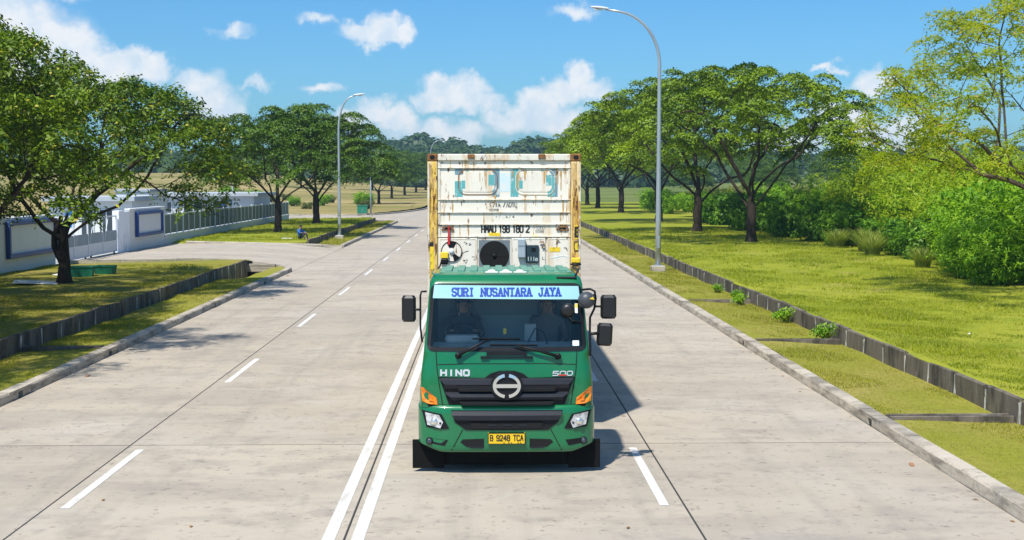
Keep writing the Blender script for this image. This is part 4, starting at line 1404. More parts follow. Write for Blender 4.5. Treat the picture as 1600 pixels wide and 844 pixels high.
for i in range(60):
    sd = rnd.random() < .5
    x = rnd.uniform(5.6, 6.3) if sd else rnd.uniform(-8.6, -7.6)
    if rnd.random() < .2:
        x = rnd.uniform(-8, 6)
    o = link('fallen_leaf', lm, None, (x, rnd.uniform(14, 55), .003)); o.rotation_euler.z = rnd.uniform(0, 6)
    tag(o, 'small dry brown leaf lying on the road concrete', 'leaf', 'fallen leaves on the road')
for (x, y, lab) in ((12.6, 29.5, 'white paper scrap on the right lawn nearest the camera'), (14.6, 33.5, 'white paper scrap on the right lawn below the yellow tree'), (11.2, 29.8, 'small white scrap on right lawn left of another'), (15.4, 36.3, 'white scrap on the right lawn near the bushes')):
    b = MB().grid([[(-.05, -.03, .02), (0, -.035, .04), (.05, -.025, .02)], [(-.045, .03, .03), (.005, .025, .05), (.055, .035, .01)]])
    tag(b.build('paper_scrap', 'white_metal', None, (x, y, z_lawn_r(x, y) + .02)), lab, 'litter')

# ================================================================== LETTERING (stroke glyphs on a 4 x 6 grid)
GL = {
    'S': ([[(4, 5), (3.2, 6), (.8, 6), (0, 5), (0, 4), (.8, 3.2), (3.2, 2.8), (4, 2), (4, 1), (3.2, 0), (.8, 0), (0, 1)]], []),
    'U': ([[(0, 6), (0, 1), (.9, 0), (3.1, 0), (4, 1), (4, 6)]], [(0, 6), (4, 6)]),
    'R': ([[(0, 0), (0, 6), (3, 6), (4, 5.2), (4, 3.9), (3, 3.1), (0, 3.1)], [(2, 3.1), (4, 0)]], [(0, 0), (4, 0)]),
    'I': ([[(2, 0), (2, 6)]], [(2, 0), (2, 6)]),
    'N': ([[(0, 0), (0, 6), (4, 0), (4, 6)]], [(0, 0), (4, 6)]),
    'A': ([[(0, 0), (1.8, 6), (2.2, 6), (4, 0)], [(.7, 2.1), (3.3, 2.1)]], [(0, 0), (4, 0)]),
    'T': ([[(0, 6), (4, 6)], [(2, 6), (2, 0)]], [(2, 0)]),
    'J': ([[(3, 6), (3, 1), (2.1, 0), (.8, 0), (0, 1), (0, 1.8)]], [(3, 6)]),
    'Y': ([[(0, 6), (2, 3), (4, 6)], [(2, 3), (2, 0)]], [(0, 6), (4, 6), (2, 0)]),
    'H': ([[(0, 0), (0, 6)], [(4, 0), (4, 6)], [(0, 3), (4, 3)]], []),
    'O': ([[(.8, 0), (3.2, 0), (4, .9), (4, 5.1), (3.2, 6), (.8, 6), (0, 5.1), (0, .9), (.8, 0)]], []),
    'B': ([[(0, 0), (0, 6), (3, 6), (3.8, 5.3), (3.8, 3.9), (3, 3.2), (0, 3.2)], [(3, 3.2), (4, 2.4), (4, .9), (3.1, 0), (0, 0)]], []),
    'C': ([[(4, 5), (3.2, 6), (.9, 6), (0, 5), (0, 1), (.9, 0), (3.2, 0), (4, 1)]], []),
    'M': ([[(0, 0), (0, 6), (2, 2.4), (4, 6), (4, 0)]], []),
    '0': ([[(.9, 0), (3.1, 0), (4, 1), (4, 5), (3.1, 6), (.9, 6), (0, 5), (0, 1), (.9, 0)]], []),
    '1': ([[(1, 4.8), (2.2, 6), (2.2, 0)]], []),
    '2': ([[(0, 5), (.9, 6), (3.1, 6), (4, 5), (4, 3.9), (0, .2), (0, 0), (4, 0)]], []),
    '3': ([[(0, 5.2), (.9, 6), (3.1, 6), (4, 5.1), (4, 3.9), (3.1, 3.1), (1.6, 3.1)], [(3.1, 3.1), (4, 2.2), (4, .9), (3.1, 0), (.9, 0), (0, .8)]], []),
    '4': ([[(3, 0), (3, 6), (0, 2), (4, 2)]], []),
    '5': ([[(4, 6), (.2, 6), (0, 3.3), (3.1, 3.3), (4, 2.5), (4, .9), (3.1, 0), (0, 0)]], []),
    '7': ([[(0, 6), (4, 6), (1.6, 0)]], []),
    '8': ([[(.9, 3.2), (.1, 4), (.1, 5.2), (.9, 6), (3.1, 6), (3.9, 5.2), (3.9, 4), (3.1, 3.2), (.9, 3.2), (0, 2.3), (0, .9), (.9, 0), (3.1, 0), (4, .9), (4, 2.3), (3.1, 3.2)]], []),
    '9': ([[(0, .8), (.9, 0), (3.1, 0), (4, 1), (4, 5), (3.1, 6), (.9, 6), (0, 5), (0, 3.7), (.9, 2.9), (4, 2.9)]], []),
    'e': ([[(0, 2), (4, 2), (4, 3), (3.1, 4), (.9, 4), (0, 3), (0, 1), (.9, 0), (4, 0)]], []),
    '/': ([[(0, 0), (3, 6)]], []), '(': ([[(2.5, 6), (1.4, 4.5), (1.4, 1.5), (2.5, 0)]], []), ')': ([[(1.5, 6), (2.6, 4.5), (2.6, 1.5), (1.5, 0)]], []),
    '.': ([[(1.8, 0), (2.2, 0)]], []), '-': ([[(.6, 3), (3.4, 3)]], []),
}


def lettering(text, x0, x1, z0, z1, fn, d, th=.16, serif=False, adv=5.6, slant=0.0, spaces=None):
    """thin sheet of letters on surface y=fn(x,z), d in front. th = stroke width in units of letter height"""
    b = MB()
    n = len(text)
    wid = []
    for ch in text:
        wid.append(adv if ch != ' ' else (spaces or adv * .8))
    tot = sum(wid) - (adv - 4)
    sx = (x1 - x0) / tot; sz = (z1 - z0) / 6
    cx = 0
    hz = th * (z1 - z0) / 2
    j = 0
    for ch, w in zip(text, wid):
        if ch != ' ':
            strokes, ser = GL[ch]
            segs = []
            for s in strokes:
                segs += list(zip(s, s[1:]))
            if serif:
                segs += [((p[0] - 1.0, p[1]), (p[0] + 1.0, p[1])) for p in ser]
            for (a, c) in segs:
                p = Vector((x0 + (cx + a[0]) * sx + slant * a[1] * sz, z0 + hz + a[1] * (sz - 2 * hz / 6))); q = Vector((x0 + (cx + c[0]) * sx + slant * c[1] * sz, z0 + hz + c[1] * (sz - 2 * hz / 6)))
                t = (q - p)
                if t.length < 1e-6:
                    continue
                t.normalize(); nn = Vector((-t.y, t.x)) * hz; t *= hz * .8
                dd = d + (j % 7) * .00025; j += 1
                pts = [p - t - nn, q + t - nn, q + t + nn, p - t + nn]
                b.add([(u.x, fn(u.x, u.y) - dd, u.y) for u in pts], [(0, 1, 2, 3)])
        cx += w
    return b


# ================================================================== TRUCK
def paint(name, base, fade):
    return mat(name, base, 0.30, 0.0, coat=0.6, spec=0.4, layers=(
        ((1.2, 1.2, 0.8), 0.45, 0.75, fade, 5, 0.45), ((5, 5, 3), 0.52, 0.75, (0.035, 0.15, 0.09), 6, 0.35), ((24, 24, 10), 0.60, 0.70, (0.10, 0.13, 0.09), 5, 0.28), ((60, 60, 60), 0.66, 0.72, (0.16, 0.16, 0.13), 2, 0.4)))


paint('truck_green', (0.003, 0.150, 0.052), (0.005, 0.180, 0.066))
mat('roof_green', (0.09, 0.27, 0.19), 0.55, layers=(((2, 2, 2), 0.45, 0.7, (0.20, 0.34, 0.27), 5, 0.7), ((9, 9, 9), 0.58, 0.7, (0.12, 0.17, 0.13), 5, 0.6)))  # paler than the cab: grazing reflection on the roof put into the paint
mat('black_plastic', (0.008, 0.0085, 0.010), 0.5, spec=0.25, layers=(((6, 6, 6), 0.5, 0.7, (0.014, 0.014, 0.016), 4, 0.6),))
mat('grille_bar', (0.016, 0.018, 0.025), 0.5, spec=0.3, layers=(((6, 6, 6), 0.5, 0.7, (0.024, 0.026, 0.032), 4, 0.6),))
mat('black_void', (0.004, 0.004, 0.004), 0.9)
mat('rubber', (0.005, 0.005, 0.005), 0.9, spec=0.2, layers=(((5, 5, 5), 0.5, 0.7, (0.010, 0.0095, 0.009), 4, 0.6),))
mat('chrome', (0.82, 0.80, 0.76), 0.22, 0.85)
mat('amber_lens', (0.85, 0.24, 0.008), 0.2, coat=0.6, layers=(((18, 18, 18), 0.5, 0.6, (0.62, 0.12, 0.004), 3, 0.7),))
mat('headlamp_lens', (0.72, 0.74, 0.76), 0.12, 0.35, coat=1.0, layers=(((16, 16, 16), 0.48, 0.58, (0.30, 0.31, 0.33), 3, 0.7),))
mat('mirror_grey', (0.055, 0.06, 0.07), 0.45)
mat('banner_blue', (0.31, 0.57, 0.63), 0.6, spec=0.2, layers=(((2, 2, 2), 0.5, 0.7, (0.42, 0.68, 0.73), 3, 0.5),))
mat('letter_blue', (0.008, 0.05, 0.36), 0.5)
mat('plate_yellow', (0.82, 0.52, 0.01), 0.5, layers=(((20, 20, 20), 0.55, 0.7, (0.6, 0.38, 0.02), 4, 0.6),))
mat('letter_black', (0.012, 0.012, 0.012), 0.6)
mat('letter_silver', (0.62, 0.63, 0.62), 0.35, 0.3)
mat('letter_red', (0.55, 0.03, 0.02), 0.4)
mat('interior_grey', (0.58, 0.61, 0.59), 0.8, layers=(((3, 3, 3), 0.5, 0.7, (0.38, 0.40, 0.40), 3, 0.6),))
mat('interior_light', (0.40, 0.42, 0.41), 0.8)
mat('seat_fabric', (0.16, 0.17, 0.18), 0.9)
mat('yellow_label', (0.85, 0.60, 0.03), 0.6, layers=(((18, 18, 18), 0.55, 0.66, (0.35, 0.22, 0.02), 4, 0.7),))
mat('paper_white', (0.75, 0.77, 0.76), 0.7)
glass_mat('windshield_glass', (0.90, 0.94, 0.92), 0.02)
mat('mirror_housing', (0.012, 0.012, 0.013), 0.4)
mat('steel_frame', (0.035, 0.035, 0.037), 0.6)

TX, TY = 0.30, 17.62
truck = thing('container_truck', 'green cab-over truck pulling a white reefer container towards the viewer', 'truck', (TX, TY, 0))


def lerp_tab(tab, z):
    if z <= tab[0][0]:
        return tab[0][1]
    for (a, va), (b, vb) in zip(tab, tab[1:]):
        if z <= b:
            return va + (vb - va) * (z - a) / (b - a)
    return tab[-1][1]


HW = [(.60, 1.15), (.93, 1.19), (1.3, 1.185), (1.7, 1.135), (2.6, 1.06), (2.66, 1.045), (2.71, 1.0), (2.735, .90)]
YF = [(.60, .14), (.93, .08), (1.35, .09), (1.7, .14), (2.6, .43), (2.66, .48), (2.71, .58), (2.735, .78)]
CR = [(.60, .15), (1.6, .15), (1.72, .085), (2.58, .08), (2.66, .12), (2.735, .12)]
BOW = .045


def F(x, z):
    hw, yf, r = lerp_tab(HW, z), lerp_tab(YF, z), lerp_tab(CR, z)
    ax = min(abs(x), hw)
    y = yf + BOW * (min(ax, hw - r) / hw) ** 2
    if ax > hw - r:
        u = ax - (hw - r)
        y += r - math.sqrt(max(0, r * r - u * u))
    return y


def cab_loop(z):
    hw, yf, r = lerp_tab(HW, z), lerp_tab(YF, z), lerp_tab(CR, z)
    yr = 1.98 if z < 2.7 else 1.93
    pts = []
    for i in range(25):                                   # front
        x = (hw - r) * (-1 + 2 * i / 24)
        pts.append((x, F(x, z), z))
    y0 = F(hw - r, z)
    for i in range(1, 7):                                 # right front corner
        a = math.pi / 2 * i / 6
        pts.append((hw - r + r * math.sin(a), y0 + r - r * math.cos(a), z))
    for i in range(1, 11):                                # right side
        pts.append((hw, y0 + r + (yr - .08 - y0 - r) * i / 10, z))
    for i in range(1, 4):
        a = math.pi / 2 * i / 3
        pts.append((hw - .08 + .08 * math.cos(a), yr - .08 + .08 * math.sin(a), z))
    for i in range(1, 6):
        pts.append(((hw - .08) * (1 - 2 * i / 5), yr, z))
    for i in range(1, 4):
        a = math.pi / 2 * i / 3
        pts.append((-(hw - .08 + .08 * math.sin(a)), yr - .08 + .08 * math.cos(a), z))
    for i in range(1, 11):
        pts.append((-hw, yr - .08 + (y0 + r - yr + .08) * i / 10, z))
    for i in range(1, 6):
        a = math.pi / 2 * i / 6
        pts.append((-(hw - r + r * math.cos(a)), y0 + r - r * math.sin(a), z))
    return pts


def build_cab():
    zs = [.93, 1.05, 1.2, 1.35, 1.5, 1.6, 1.66, 1.70, 1.745, 1.85, 1.98, 2.1, 2.22, 2.34, 2.46, 2.585, 2.62, 2.66, 2.69, 2.71, 2.725, 2.735]
    loops = [cab_loop(z) for z in zs]
    n = len(loops[0])
    shell, glass, swin = [], [], []
    for k in range(len(zs) - 1):
        zm = (zs[k] + zs[k + 1]) / 2
        for i in range(n):
            j = (i + 1) % n
            q = (k * n + i, k * n + j, (k + 1) * n + j, (k + 1) * n + i)
            ym = (loops[k][i][1] + loops[k][j][1]) / 2
            if i < 24 and 1.745 < zm < 2.585:
                glass.append(q)
            elif 1.80 < zm < 2.46 and (30 <= i < 37 or 52 <= i < 59) and .4 < ym < 1.35:
                swin.append(q)
            else:
                shell.append(q)
    V = [p for l in loops for p in l]
    top = tuple((len(zs) - 1) * n + i for i in range(n))
    body = MB().add(V, shell + [top], 0, True).build('cab_shell', 'truck_green', truck)
    for nm, fc in (('windshield', glass), ('door_window', swin)):
        ids = sorted({i for q in fc for i in q}); mp = {a: b_ for b_, a in enumerate(ids)}
        MB().add([V[i] for i in ids], [tuple(mp[i] for i in q) for q in fc], 0, True).build(nm, 'windshield_glass', truck)
    return body


cab = build_cab()


def surf(o):
    return lambda x, z: F(x, z) - o


def ribbon(outline, w, fn, d, closed=True):
    """flat band of width w following an outline in (x,z)"""
    b = MB()
    n = len(outline)
    inner = []
    for i in range(n):
        p = Vector(outline[i]); a = Vector(outline[i - 1]); c = Vector(outline[(i + 1) % n])
        t = ((p - a).normalized() + (c - p).normalized()).normalized()
        inner.append(p + Vector((-t.y, t.x)) * w)
    for i in range(n if closed else n - 1):
        j = (i + 1) % n
        q = [outline[i], outline[j], inner[j], inner[i]]
        o = [(u[0], fn(u[0], u[1]) - d, u[1]) for u in q]; bk = [(u[0], fn(u[0], u[1]) + .004, u[1]) for u in q]
        b.add(o + bk, [(0, 1, 2, 3), (0, 4, 5, 1), (2, 6, 7, 3)])
    return b


def rrect(x0, x1, z0, z1, r, n=5, tx=0.0):
    """rounded rectangle outline, counter clockwise; tx pinches the top"""
    o = []
    for cx, cz, a0 in ((x1 - r, z0 + r, -90), (x1 - r, z1 - r, 0), (x0 + r, z1 - r, 90), (x0 + r, z0 + r, 180)):
        for i in range(n + 1):
            a = R(a0 + 90 * i / n)
            o.append((cx + r * math.cos(a), cz + r * math.sin(a)))
    m = (x0 + x1) / 2
    return [(m + (x - m) * (1 - tx * (z - z0) / (z1 - z0)), z) for x, z in o]


def dense(poly, st=.06):
    o = []
    n = len(poly)
    for i in range(n):
        a, b = Vector(poly[i]), Vector(poly[(i + 1) % n])
        k = max(1, int((b - a).length / st))
        o += [tuple(a + (b - a) * t / k) for t in range(k)]
    return o


ribbon(dense(rrect(-1.10, 1.10, 1.695, 2.605, .10, 6, .055)), .055, F, .008).build('windshield_seal', 'black_plastic', cab)
# sun banner across the top of the glass
bo = dense([(-1.015, 2.405), (1.02, 2.392), (1.0, 2.562), (-.995, 2.585)], .09)
ban = MB()
rows = []
for t in frange(0, 1, .34):
    rows.append([(x, F(x, z) - .010, z) for x, z in [(-1.015 + .02 * t + (2.035 - .04 * t) * s, (2.405 + .18 * t) - .02 * s) for s in frange(0, 1, .05)]])
banner = ban.grid(rows).build('sun_banner', 'banner_blue', truck)
lettering('SURI NUSANTARA JAYA', -.745, .745, 2.425, 2.55, F, .0125, .19, True, 5.9, spaces=6.4).build('lettering', 'letter_blue', banner)

# pressed roof with ribs, vents
rm = MB().bbox(-.05, .05, .0, 1.02, -.01, .022, .008).mesh('rib'); rm.materials.append(MATS['roof_green'])
roof = MB().bbox(-.93, .93, .80, 1.93, 2.725, 2.741, .006).build('roof_panel', 'roof_green', truck)
for i in range(10):
    piece('rib', rm, roof, (-.81 + .18 * i, .86, 2.745))
for i in range(3):
    v = MB().lathe([(.06, 0), (.055, .012), (.035, .024), (.012, .028)], 14, 'z', (-.2 + .2 * i - .0, .84, 2.742)).build('roof_lamp', 'white_slab', truck)
    MB().bbox(-.2 + .2 * i - .09, -.2 + .2 * i + .09, .72, .84, 2.728, 2.744, .004).build('bracket', 'white_slab', v)
MB().bbox(.70, .98, .50, .60, 2.66, 2.69, .008).build('roof_grip', 'black_plastic', truck)
MB().tube([(.97, .6, 2.70), (1.02, .9, 2.735), (1.04, 1.5, 2.745), (1.01, 1.9, 2.74)], .014, 6).build('cable', 'black_plastic', truck)
MB().tube([(-1.0, .62, 2.70), (-1.04, .9, 2.72), (-1.05, 1.7, 2.72)], .012, 6).build('drip_rail', 'truck_green', truck)

# front panel: seams, hood opening, grille
def strip(pts, w, d, fn=F):
    b = MB()
    for a, c in zip(pts, pts[1:]):
        k = max(1, int(math.hypot(c[0] - a[0], c[1] - a[1]) / .08))
        for i in range(k):
            p = Vector((a[0] + (c[0] - a[0]) * i / k, a[1] + (c[1] - a[1]) * i / k)); q = Vector((a[0] + (c[0] - a[0]) * (i + 1) / k, a[1] + (c[1] - a[1]) * (i + 1) / k))
            t = (q - p).normalized(); nn = Vector((-t.y, t.x)) * w / 2
            u = [p - nn, q - nn, q + nn, p + nn]
            b.add([(e.x, fn(e.x, e.y) - d, e.y) for e in u], [(0, 1, 2, 3)])
    return b


for s in (-1, 1):
    strip([(s * .965, 1.69), (s * .95, 1.45), (s * .905, 1.15), (s * .875, .97)], .013, .003).build('panel_seam', 'black_void', cab)
strip([(-.95, 1.515), (-.5, 1.53), (.5, 1.53), (.95, 1.515)], .010, .003).build('panel_seam', 'black_void', cab)
strip([(-1.16, .965), (-.8, .955)], .035, .004).build('bumper_gap', 'black_void', cab)
strip([(.8, .955), (1.16, .965)], .035, .004).build('bumper_gap', 'black_void', cab)

grille = MB().prism(dense([(-.925, 1.352), (-.30, 1.338), (-.22, 1.40), (-.1, 1.435), (.1, 1.435), (.22, 1.40), (.30, 1.338), (.925, 1.352), (.785, .96), (.70, .84), (-.70, .84), (-.785, .96)], .2), F, .025, -.03).build('grille', 'black_plastic', truck)
for (xa, xb, za, xc, xd, zb, sl) in ((-.905, .905, 1.338, -.845, .845, 1.19, (-.68, .68, 1.235, 1.165)), (-.835, .835, 1.15, -.765, .765, 1.03, (-.64, .64, 1.02, .975))):
    bar = MB()
    m = .30
    # wing-shaped bar with chamfered ends
    N_ = 18
    g = []
    for i in range(N_ + 1):
        t = i / N_
        xt = xa + (xb - xa) * t; xm = xc + (xd - xc) * t
        g.append([(xm, F(xm, zb) - .03, zb), (xm, F(xm, zb) - .055, zb + .012), (xm * .97 + xt * .03, F(xm, zb) - .075, zb + (za - zb) * .45), (xt, F(xt, za) - .062, za - .02), (xt, F(xt, za) - .03, za)])
    bar.grid(g, smooth=False).build('grille_bar', 'grille_bar', grille)
    MB().prism(dense([(sl[0], sl[2]), (sl[1], sl[2]), (sl[1] - .03, sl[3]), (sl[0] + .03, sl[3])], .15), F, .085, .03).build('grille_slot', 'black_void', grille)
    strip([(sl[0] + .05, (sl[2] + sl[3]) / 2), (sl[1] - .05, (sl[2] + sl[3]) / 2)], .012, .088).build('slot_fin', 'grille_bar', grille)

# emblem: ring cut top and bottom, with a cross bar
def oval(rx, rz, n=40, cx=0, cz=1.243):
    return [(cx + rx * math.cos(2 * math.pi * i / n), cz + rz * math.sin(2 * math.pi * i / n)) for i in range(n)]


em = MB().prism(oval(.222, .195), F, .095, -.02).build('emblem_back', 'black_plastic', grille)
b = MB()
def ering(a0, a1, ro, ri, d):
    n = 16
    for i in range(n):
        qa = R(a0 + (a1 - a0) * i / n); qb = R(a0 + (a1 - a0) * (i + 1) / n)
        u = [(ro[0] * math.cos(qa), 1.243 + ro[1] * math.sin(qa)), (ro[0] * math.cos(qb), 1.243 + ro[1] * math.sin(qb)), (ri[0] * math.cos(qb), 1.243 + ri[1] * math.sin(qb)), (ri[0] * math.cos(qa), 1.243 + ri[1] * math.sin(qa))]
        b.prism(u, F, d, d - .02)
ering(-80, 80, (.190, .165), (.150, .122), .115)
ering(100, 260, (.190, .165), (.150, .122), .115)
b.prism([(-.16, 1.218), (.16, 1.218), (.16, 1.268), (-.16, 1.268)], F, .118, .095)
b.build('emblem', 'chrome', grille)
lettering('HINO', -.895, -.515, 1.36, 1.455, F, .008, .27, False, 6.0).build('lettering', 'letter_silver', cab)
lettering('500', .63, .895, 1.362, 1.43, F, .008, .20, False, 5.4, .12).build('lettering', 'letter_silver', cab)
strip([(.715, 1.372), (.815, 1.372)], .018, .012).build('badge_stripe', 'letter_red', cab)

# wiper cowl and bonnet handle
MB().prism([(-.275, 1.64), (.275, 1.64), (.275, 1.69), (-.275, 1.69)], F, .022, -.01).build('cowl_vent', 'black_plastic', cab)
for s in (-1, 1):
    MB().prism([(s * .30 - .055, 1.60), (s * .30 + .055, 1.60), (s * .30 + .055, 1.632), (s * .30 - .055, 1.632)], F, .035, -.01).build('bonnet_handle', 'black_plastic', cab)
MB().prism([(-.24, 1.603), (.24, 1.603), (.24, 1.62), (-.24, 1.62)], F, .018, -.01).build('bonnet_grip', 'black_plastic', cab)

# wipers
for (piv, tip, bl) in (((-.66, 1.645), (-.22, 1.865), (-.47, .18, 1.862)), ((.70, 1.632), (.10, 1.788), (-.23, .42, 1.778))):
    w = MB().tube([(piv[0], F(*piv) - .05, piv[1]), ((piv[0] + tip[0]) / 2, F((piv[0] + tip[0]) / 2, (piv[1] + tip[1]) / 2) - .06, (piv[1] + tip[1]) / 2 + .01), (tip[0], F(*tip) - .045, tip[1])], [.026, .016, .010], 7).build('wiper', 'black_plastic', truck)
    MB().tube([(x, F(x, bl[2]) - .022, bl[2] + .008 * (bl[1] - x)) for x in frange(bl[0], bl[1], .1)], .011, 5).build('wiper_blade', 'rubber', w)
    MB().lathe([(.045, -.06), (.045, -.015), (.03, .0)], 12, 'y', (piv[0], F(*piv) - .005, piv[1])).build('wiper_pivot', 'black_plastic', w)

# bumper
def Bf(x, z):
    ax = abs(x)
    y = .02 + .03 * (ax / 1.2) ** 2
    if ax > .78:
        y += .75 * (ax - .78) ** 2
    if ax > 1.13:
        y += 3.5 * (ax - 1.13) ** 2 * 4
    if z > .86:
        y += 3.2 * (z - .86) ** 2
    if z < .42:
        y += 3.0 * (.42 - z) ** 2
    return y


xsb = [-1.215, -1.20, -1.17, -1.13, -1.08] + [-1.0 + .1 * i for i in range(21)] + [1.08, 1.13, 1.17, 1.20, 1.215]


def bz(x, t):
    ax = abs(x)
    top = .965 - .03 * sst(1.0, 1.22, ax)
    bot = .325 + .10 * sst(.85, 1.215, ax)
    return bot + (top - bot) * t


g = []
for x in xsb:
    col = [(x, Bf(x, bz(x, t)), bz(x, t)) for t in (0, .04, .1, .2, .35, .5, .65, .8, .88, .94, 1)]
    g.append([(x, col[0][1] + .16, col[0][2] + .01)] + col + [(x, col[-1][1] + .12, col[-1][2] + .005)])
g = [[(p[0], .62, p[2]) for p in g[0]]] + g + [[(p[0], .62, p[2]) for p in g[-1]]]
bump = MB().grid(g).build('bumper', 'truck_green', truck)
lowg = MB().prism(dense([(-.76, .905), (.76, .905), (.70, .74), (.56, .635), (-.56, .635), (-.70, .74)], .2), Bf, .012, -.05).build('lower_grille', 'black_plastic', bump)
g = []
for i in range(19):
    t = i / 18
    x = -.75 + 1.5 * t; xm = -.69 + 1.38 * t
    g.append([(xm, Bf(xm, .76) - .015, .765), (xm, Bf(xm, .78) - .045, .775), (x, Bf(x, .85) - .055, .84), (x, Bf(x, .89) - .03, .895), (x, Bf(x, .9) - .0, .90)])
MB().grid(g, smooth=False).build('grille_bar', 'grille_bar', lowg)
MB().prism(dense([(-.50, .745), (.50, .745), (.47, .655), (-.47, .655)], .2), Bf, .022, 0).build('grille_slot', 'black_void', lowg)
for x in (-.2, .0, .22):
    MB().prism([(x - .06, .69), (x + .06, .69), (x + .06, .715), (x - .06, .715)], Bf, .026, .01).build('slot_fin', 'grille_bar', lowg)
for s in (-1, 1):
    strip([(s * .60, .64), (s * .755, .345)], .012, .003, Bf).build('panel_seam', 'black_void', bump)
    MB().prism(dense([(s * .31, .515), (s * .60, .505), (s * .635, .465), (s * .55, .40), (s * .31, .39)], .1), Bf, .004, -.05).build('air_slot', 'black_void', bump)
    MB().prism(dense([(s * .33, .41), (s * .52, .415), (s * .50, .385), (s * .33, .38)], .1), Bf, .01, -.05).build('slot_lip', 'grille_bar', bump)
    # fog lamp recess
    MB().prism(dense([(s * 1.075, .515), (s * .80, .495), (s * .845, .415), (s * 1.03, .44)], .06), Bf, .004, -.05).build('fog_recess', 'black_plastic', bump)
    fl = MB().lathe([(.05, 0), (.05, -.03), (.036, -.04), (.012, -.038)], 16, 'y', (s * 1.055, Bf(1.055, .475) + .01, .475)).build('fog_lamp', 'black_plastic', bump)
    MB().lathe([(.036, 0), (.034, -.012), (.015, -.02)], 14, 'y', (s * 1.055, Bf(1.055, .475) - .028, .475)).build('fog_lens', 'dark_window', fl)
    # head lamp
    hl = MB().prism(dense([(s * 1.165, .895), (s * .89, .85), (s * .785, .655), (s * .85, .642), (s * 1.10, .665)], .06), Bf, .010, -.05).build('headlight', 'black_plastic', bump)
    MB().prism(dense([(s * 1.115, .868), (s * .92, .838), (s * .868, .745), (s * .905, .66), (s * 1.085, .70)], .06), Bf, .030, -.02).build('headlight_lens', 'headlamp_lens', hl)
    MB().lathe([(.055, 0), (.052, -.02), (.03, -.034), (.008, -.038)], 16, 'y', (s * .985, Bf(.985, .745) - .02, .745)).build('projector', 'chrome', hl)
    MB().lathe([(.016, 0), (.014, -.02), (.005, -.024)], 10, 'y', (s * .905, Bf(.905, .73) - .02, .73)).build('bulb', 'black_plastic', hl)
    # corner turn signal
    ts = MB().prism(dense([(s * 1.175, 1.20), (s * 1.145, 1.205), (s * .955, 1.06), (s * .945, .972), (s * 1.06, .985), (s * 1.155, 1.015)], .04), F, .022, -.02).build('turn_signal', 'amber_lens', cab)
    MB().prism(dense([(s * 1.07, 1.10), (s * 1.03, 1.09), (s * 1.01, 1.02), (s * 1.06, 1.03)], .05), F, .027, .01).build('reflector', 'amber_lens', ts)
pl = MB().prism([(-.255, .445), (.248, .445), (.248, .600), (-.255, .600)], Bf, .035, -.01).build('number_plate', 'plate_yellow', bump)
lettering('B 9248 TCA', -.225, .22, .487, .572, Bf, .038, .15, False, 5.6).build('lettering', 'letter_black', pl)
lettering('- --  --', -.05, .20, .453, .475, Bf, .038, .3).build('date_marks', 'letter_black', pl)
ribbon(rrect(-.255, .248, .445, .600, .01, 2), .007, Bf, .040).build('plate_border', 'letter_black', pl)

# under-bumper flaps, valance, front fenders
for s in (-1, 1):
    x0, x1 = sorted((s * 1.30, s * .86))
    MB().bbox(x0, x1, .30, .335, .05, .45, .006).build('mud_flap', 'rubber', truck)
    fn = MB()
    rr = []
    for i in range(15):
        a = R(-8 + 196 * i / 14)
        rr.append([(s * 1.225, 1.38 - .64 * math.cos(a), .56 + .62 * math.sin(a)), (s * 1.225, 1.38 - .57 * math.cos(a), .56 + .55 * math.sin(a)), (s * .86, 1.38 - .57 * math.cos(a), .56 + .55 * math.sin(a)), (s * .86, 1.38 - .64 * math.cos(a), .56 + .62 * math.sin(a)), (s * 1.225, 1.38 - .64 * math.cos(a), .56 + .62 * math.sin(a))])
    fn.grid(rr).build('fender', 'truck_green', truck)
    MB().bbox(*sorted((s * 1.2, s * 1.0)), .50, .72, .40, .93, .02).build('step_panel', 'truck_green', truck)
MB().bbox(-.86, .86, .33, .37, .09, .34, .006).build('air_dam', 'rubber', truck)
MB().box(-.85, .85, .38, 1.9, .36, .60).build('underbody_shade_block', 'black_void', truck)  # added black block: the darkness under the cab put into colour

# mirrors
def housing(cx, cy, cz, w, h, d=.10, tilt=0):
    b = MB().bbox(-w / 2, w / 2, -d / 2, d / 2, -h / 2, h / 2, min(w, d) * .35)
    o = b.build('mirror_housing', 'mirror_housing', None); o.parent = mir; o.location = (cx, cy, cz); o.rotation_euler = (0, tilt, 0)
    MB().box(-w / 2 + .035, w / 2 - .035, d / 2 + .001, d / 2 + .006, -h / 2 + .035, h / 2 - .035).build('mirror_glass', 'chrome', o)


mir = MB().tube([(-1.10, .38, 2.50), (-1.17, .36, 2.50), (-1.185, .36, 2.44), (-1.185, .35, 2.0), (-1.16, .33, 1.80)], .014, 7).build('mirror_bracket', 'black_plastic', truck)
MB().tube([(-1.185, .36, 2.25), (-1.30, .38, 2.25)], .016, 7).build('mirror_arm', 'black_plastic', mir)
housing(-1.345, .40, 2.26, .195, .365)
mir = MB().tube([(1.05, .42, 2.515), (1.16, .38, 2.53), (1.22, .36, 2.50), (1.235, .36, 2.40), (1.215, .35, 2.26), (1.155, .33, 2.14), (1.15, .3, 1.95), (1.155, .26, 1.70), (1.15, .24, 1.62)], .016, 8).build('mirror_bracket', 'black_plastic', truck)
MB().tube([(1.232, .36, 2.29), (1.36, .38, 2.285)], .016, 7).build('mirror_arm', 'black_plastic', mir)
MB().tube([(1.15, .29, 1.915), (1.30, .34, 1.92)], .022, 7).build('mirror_arm', 'black_plastic', mir)
housing(1.415, .40, 2.28, .22, .33)
housing(1.36, .36, 1.90, .215, .315, tilt=.05)
dm = MB().lathe([(.02, -.105), (.075, -.09), (.105, -.05), (.118, 0), (.112, .02), (.02, .03)], 20, 'y', (1.10, .27, 2.385)).build('round_mirror', 'mirror_grey', mir)
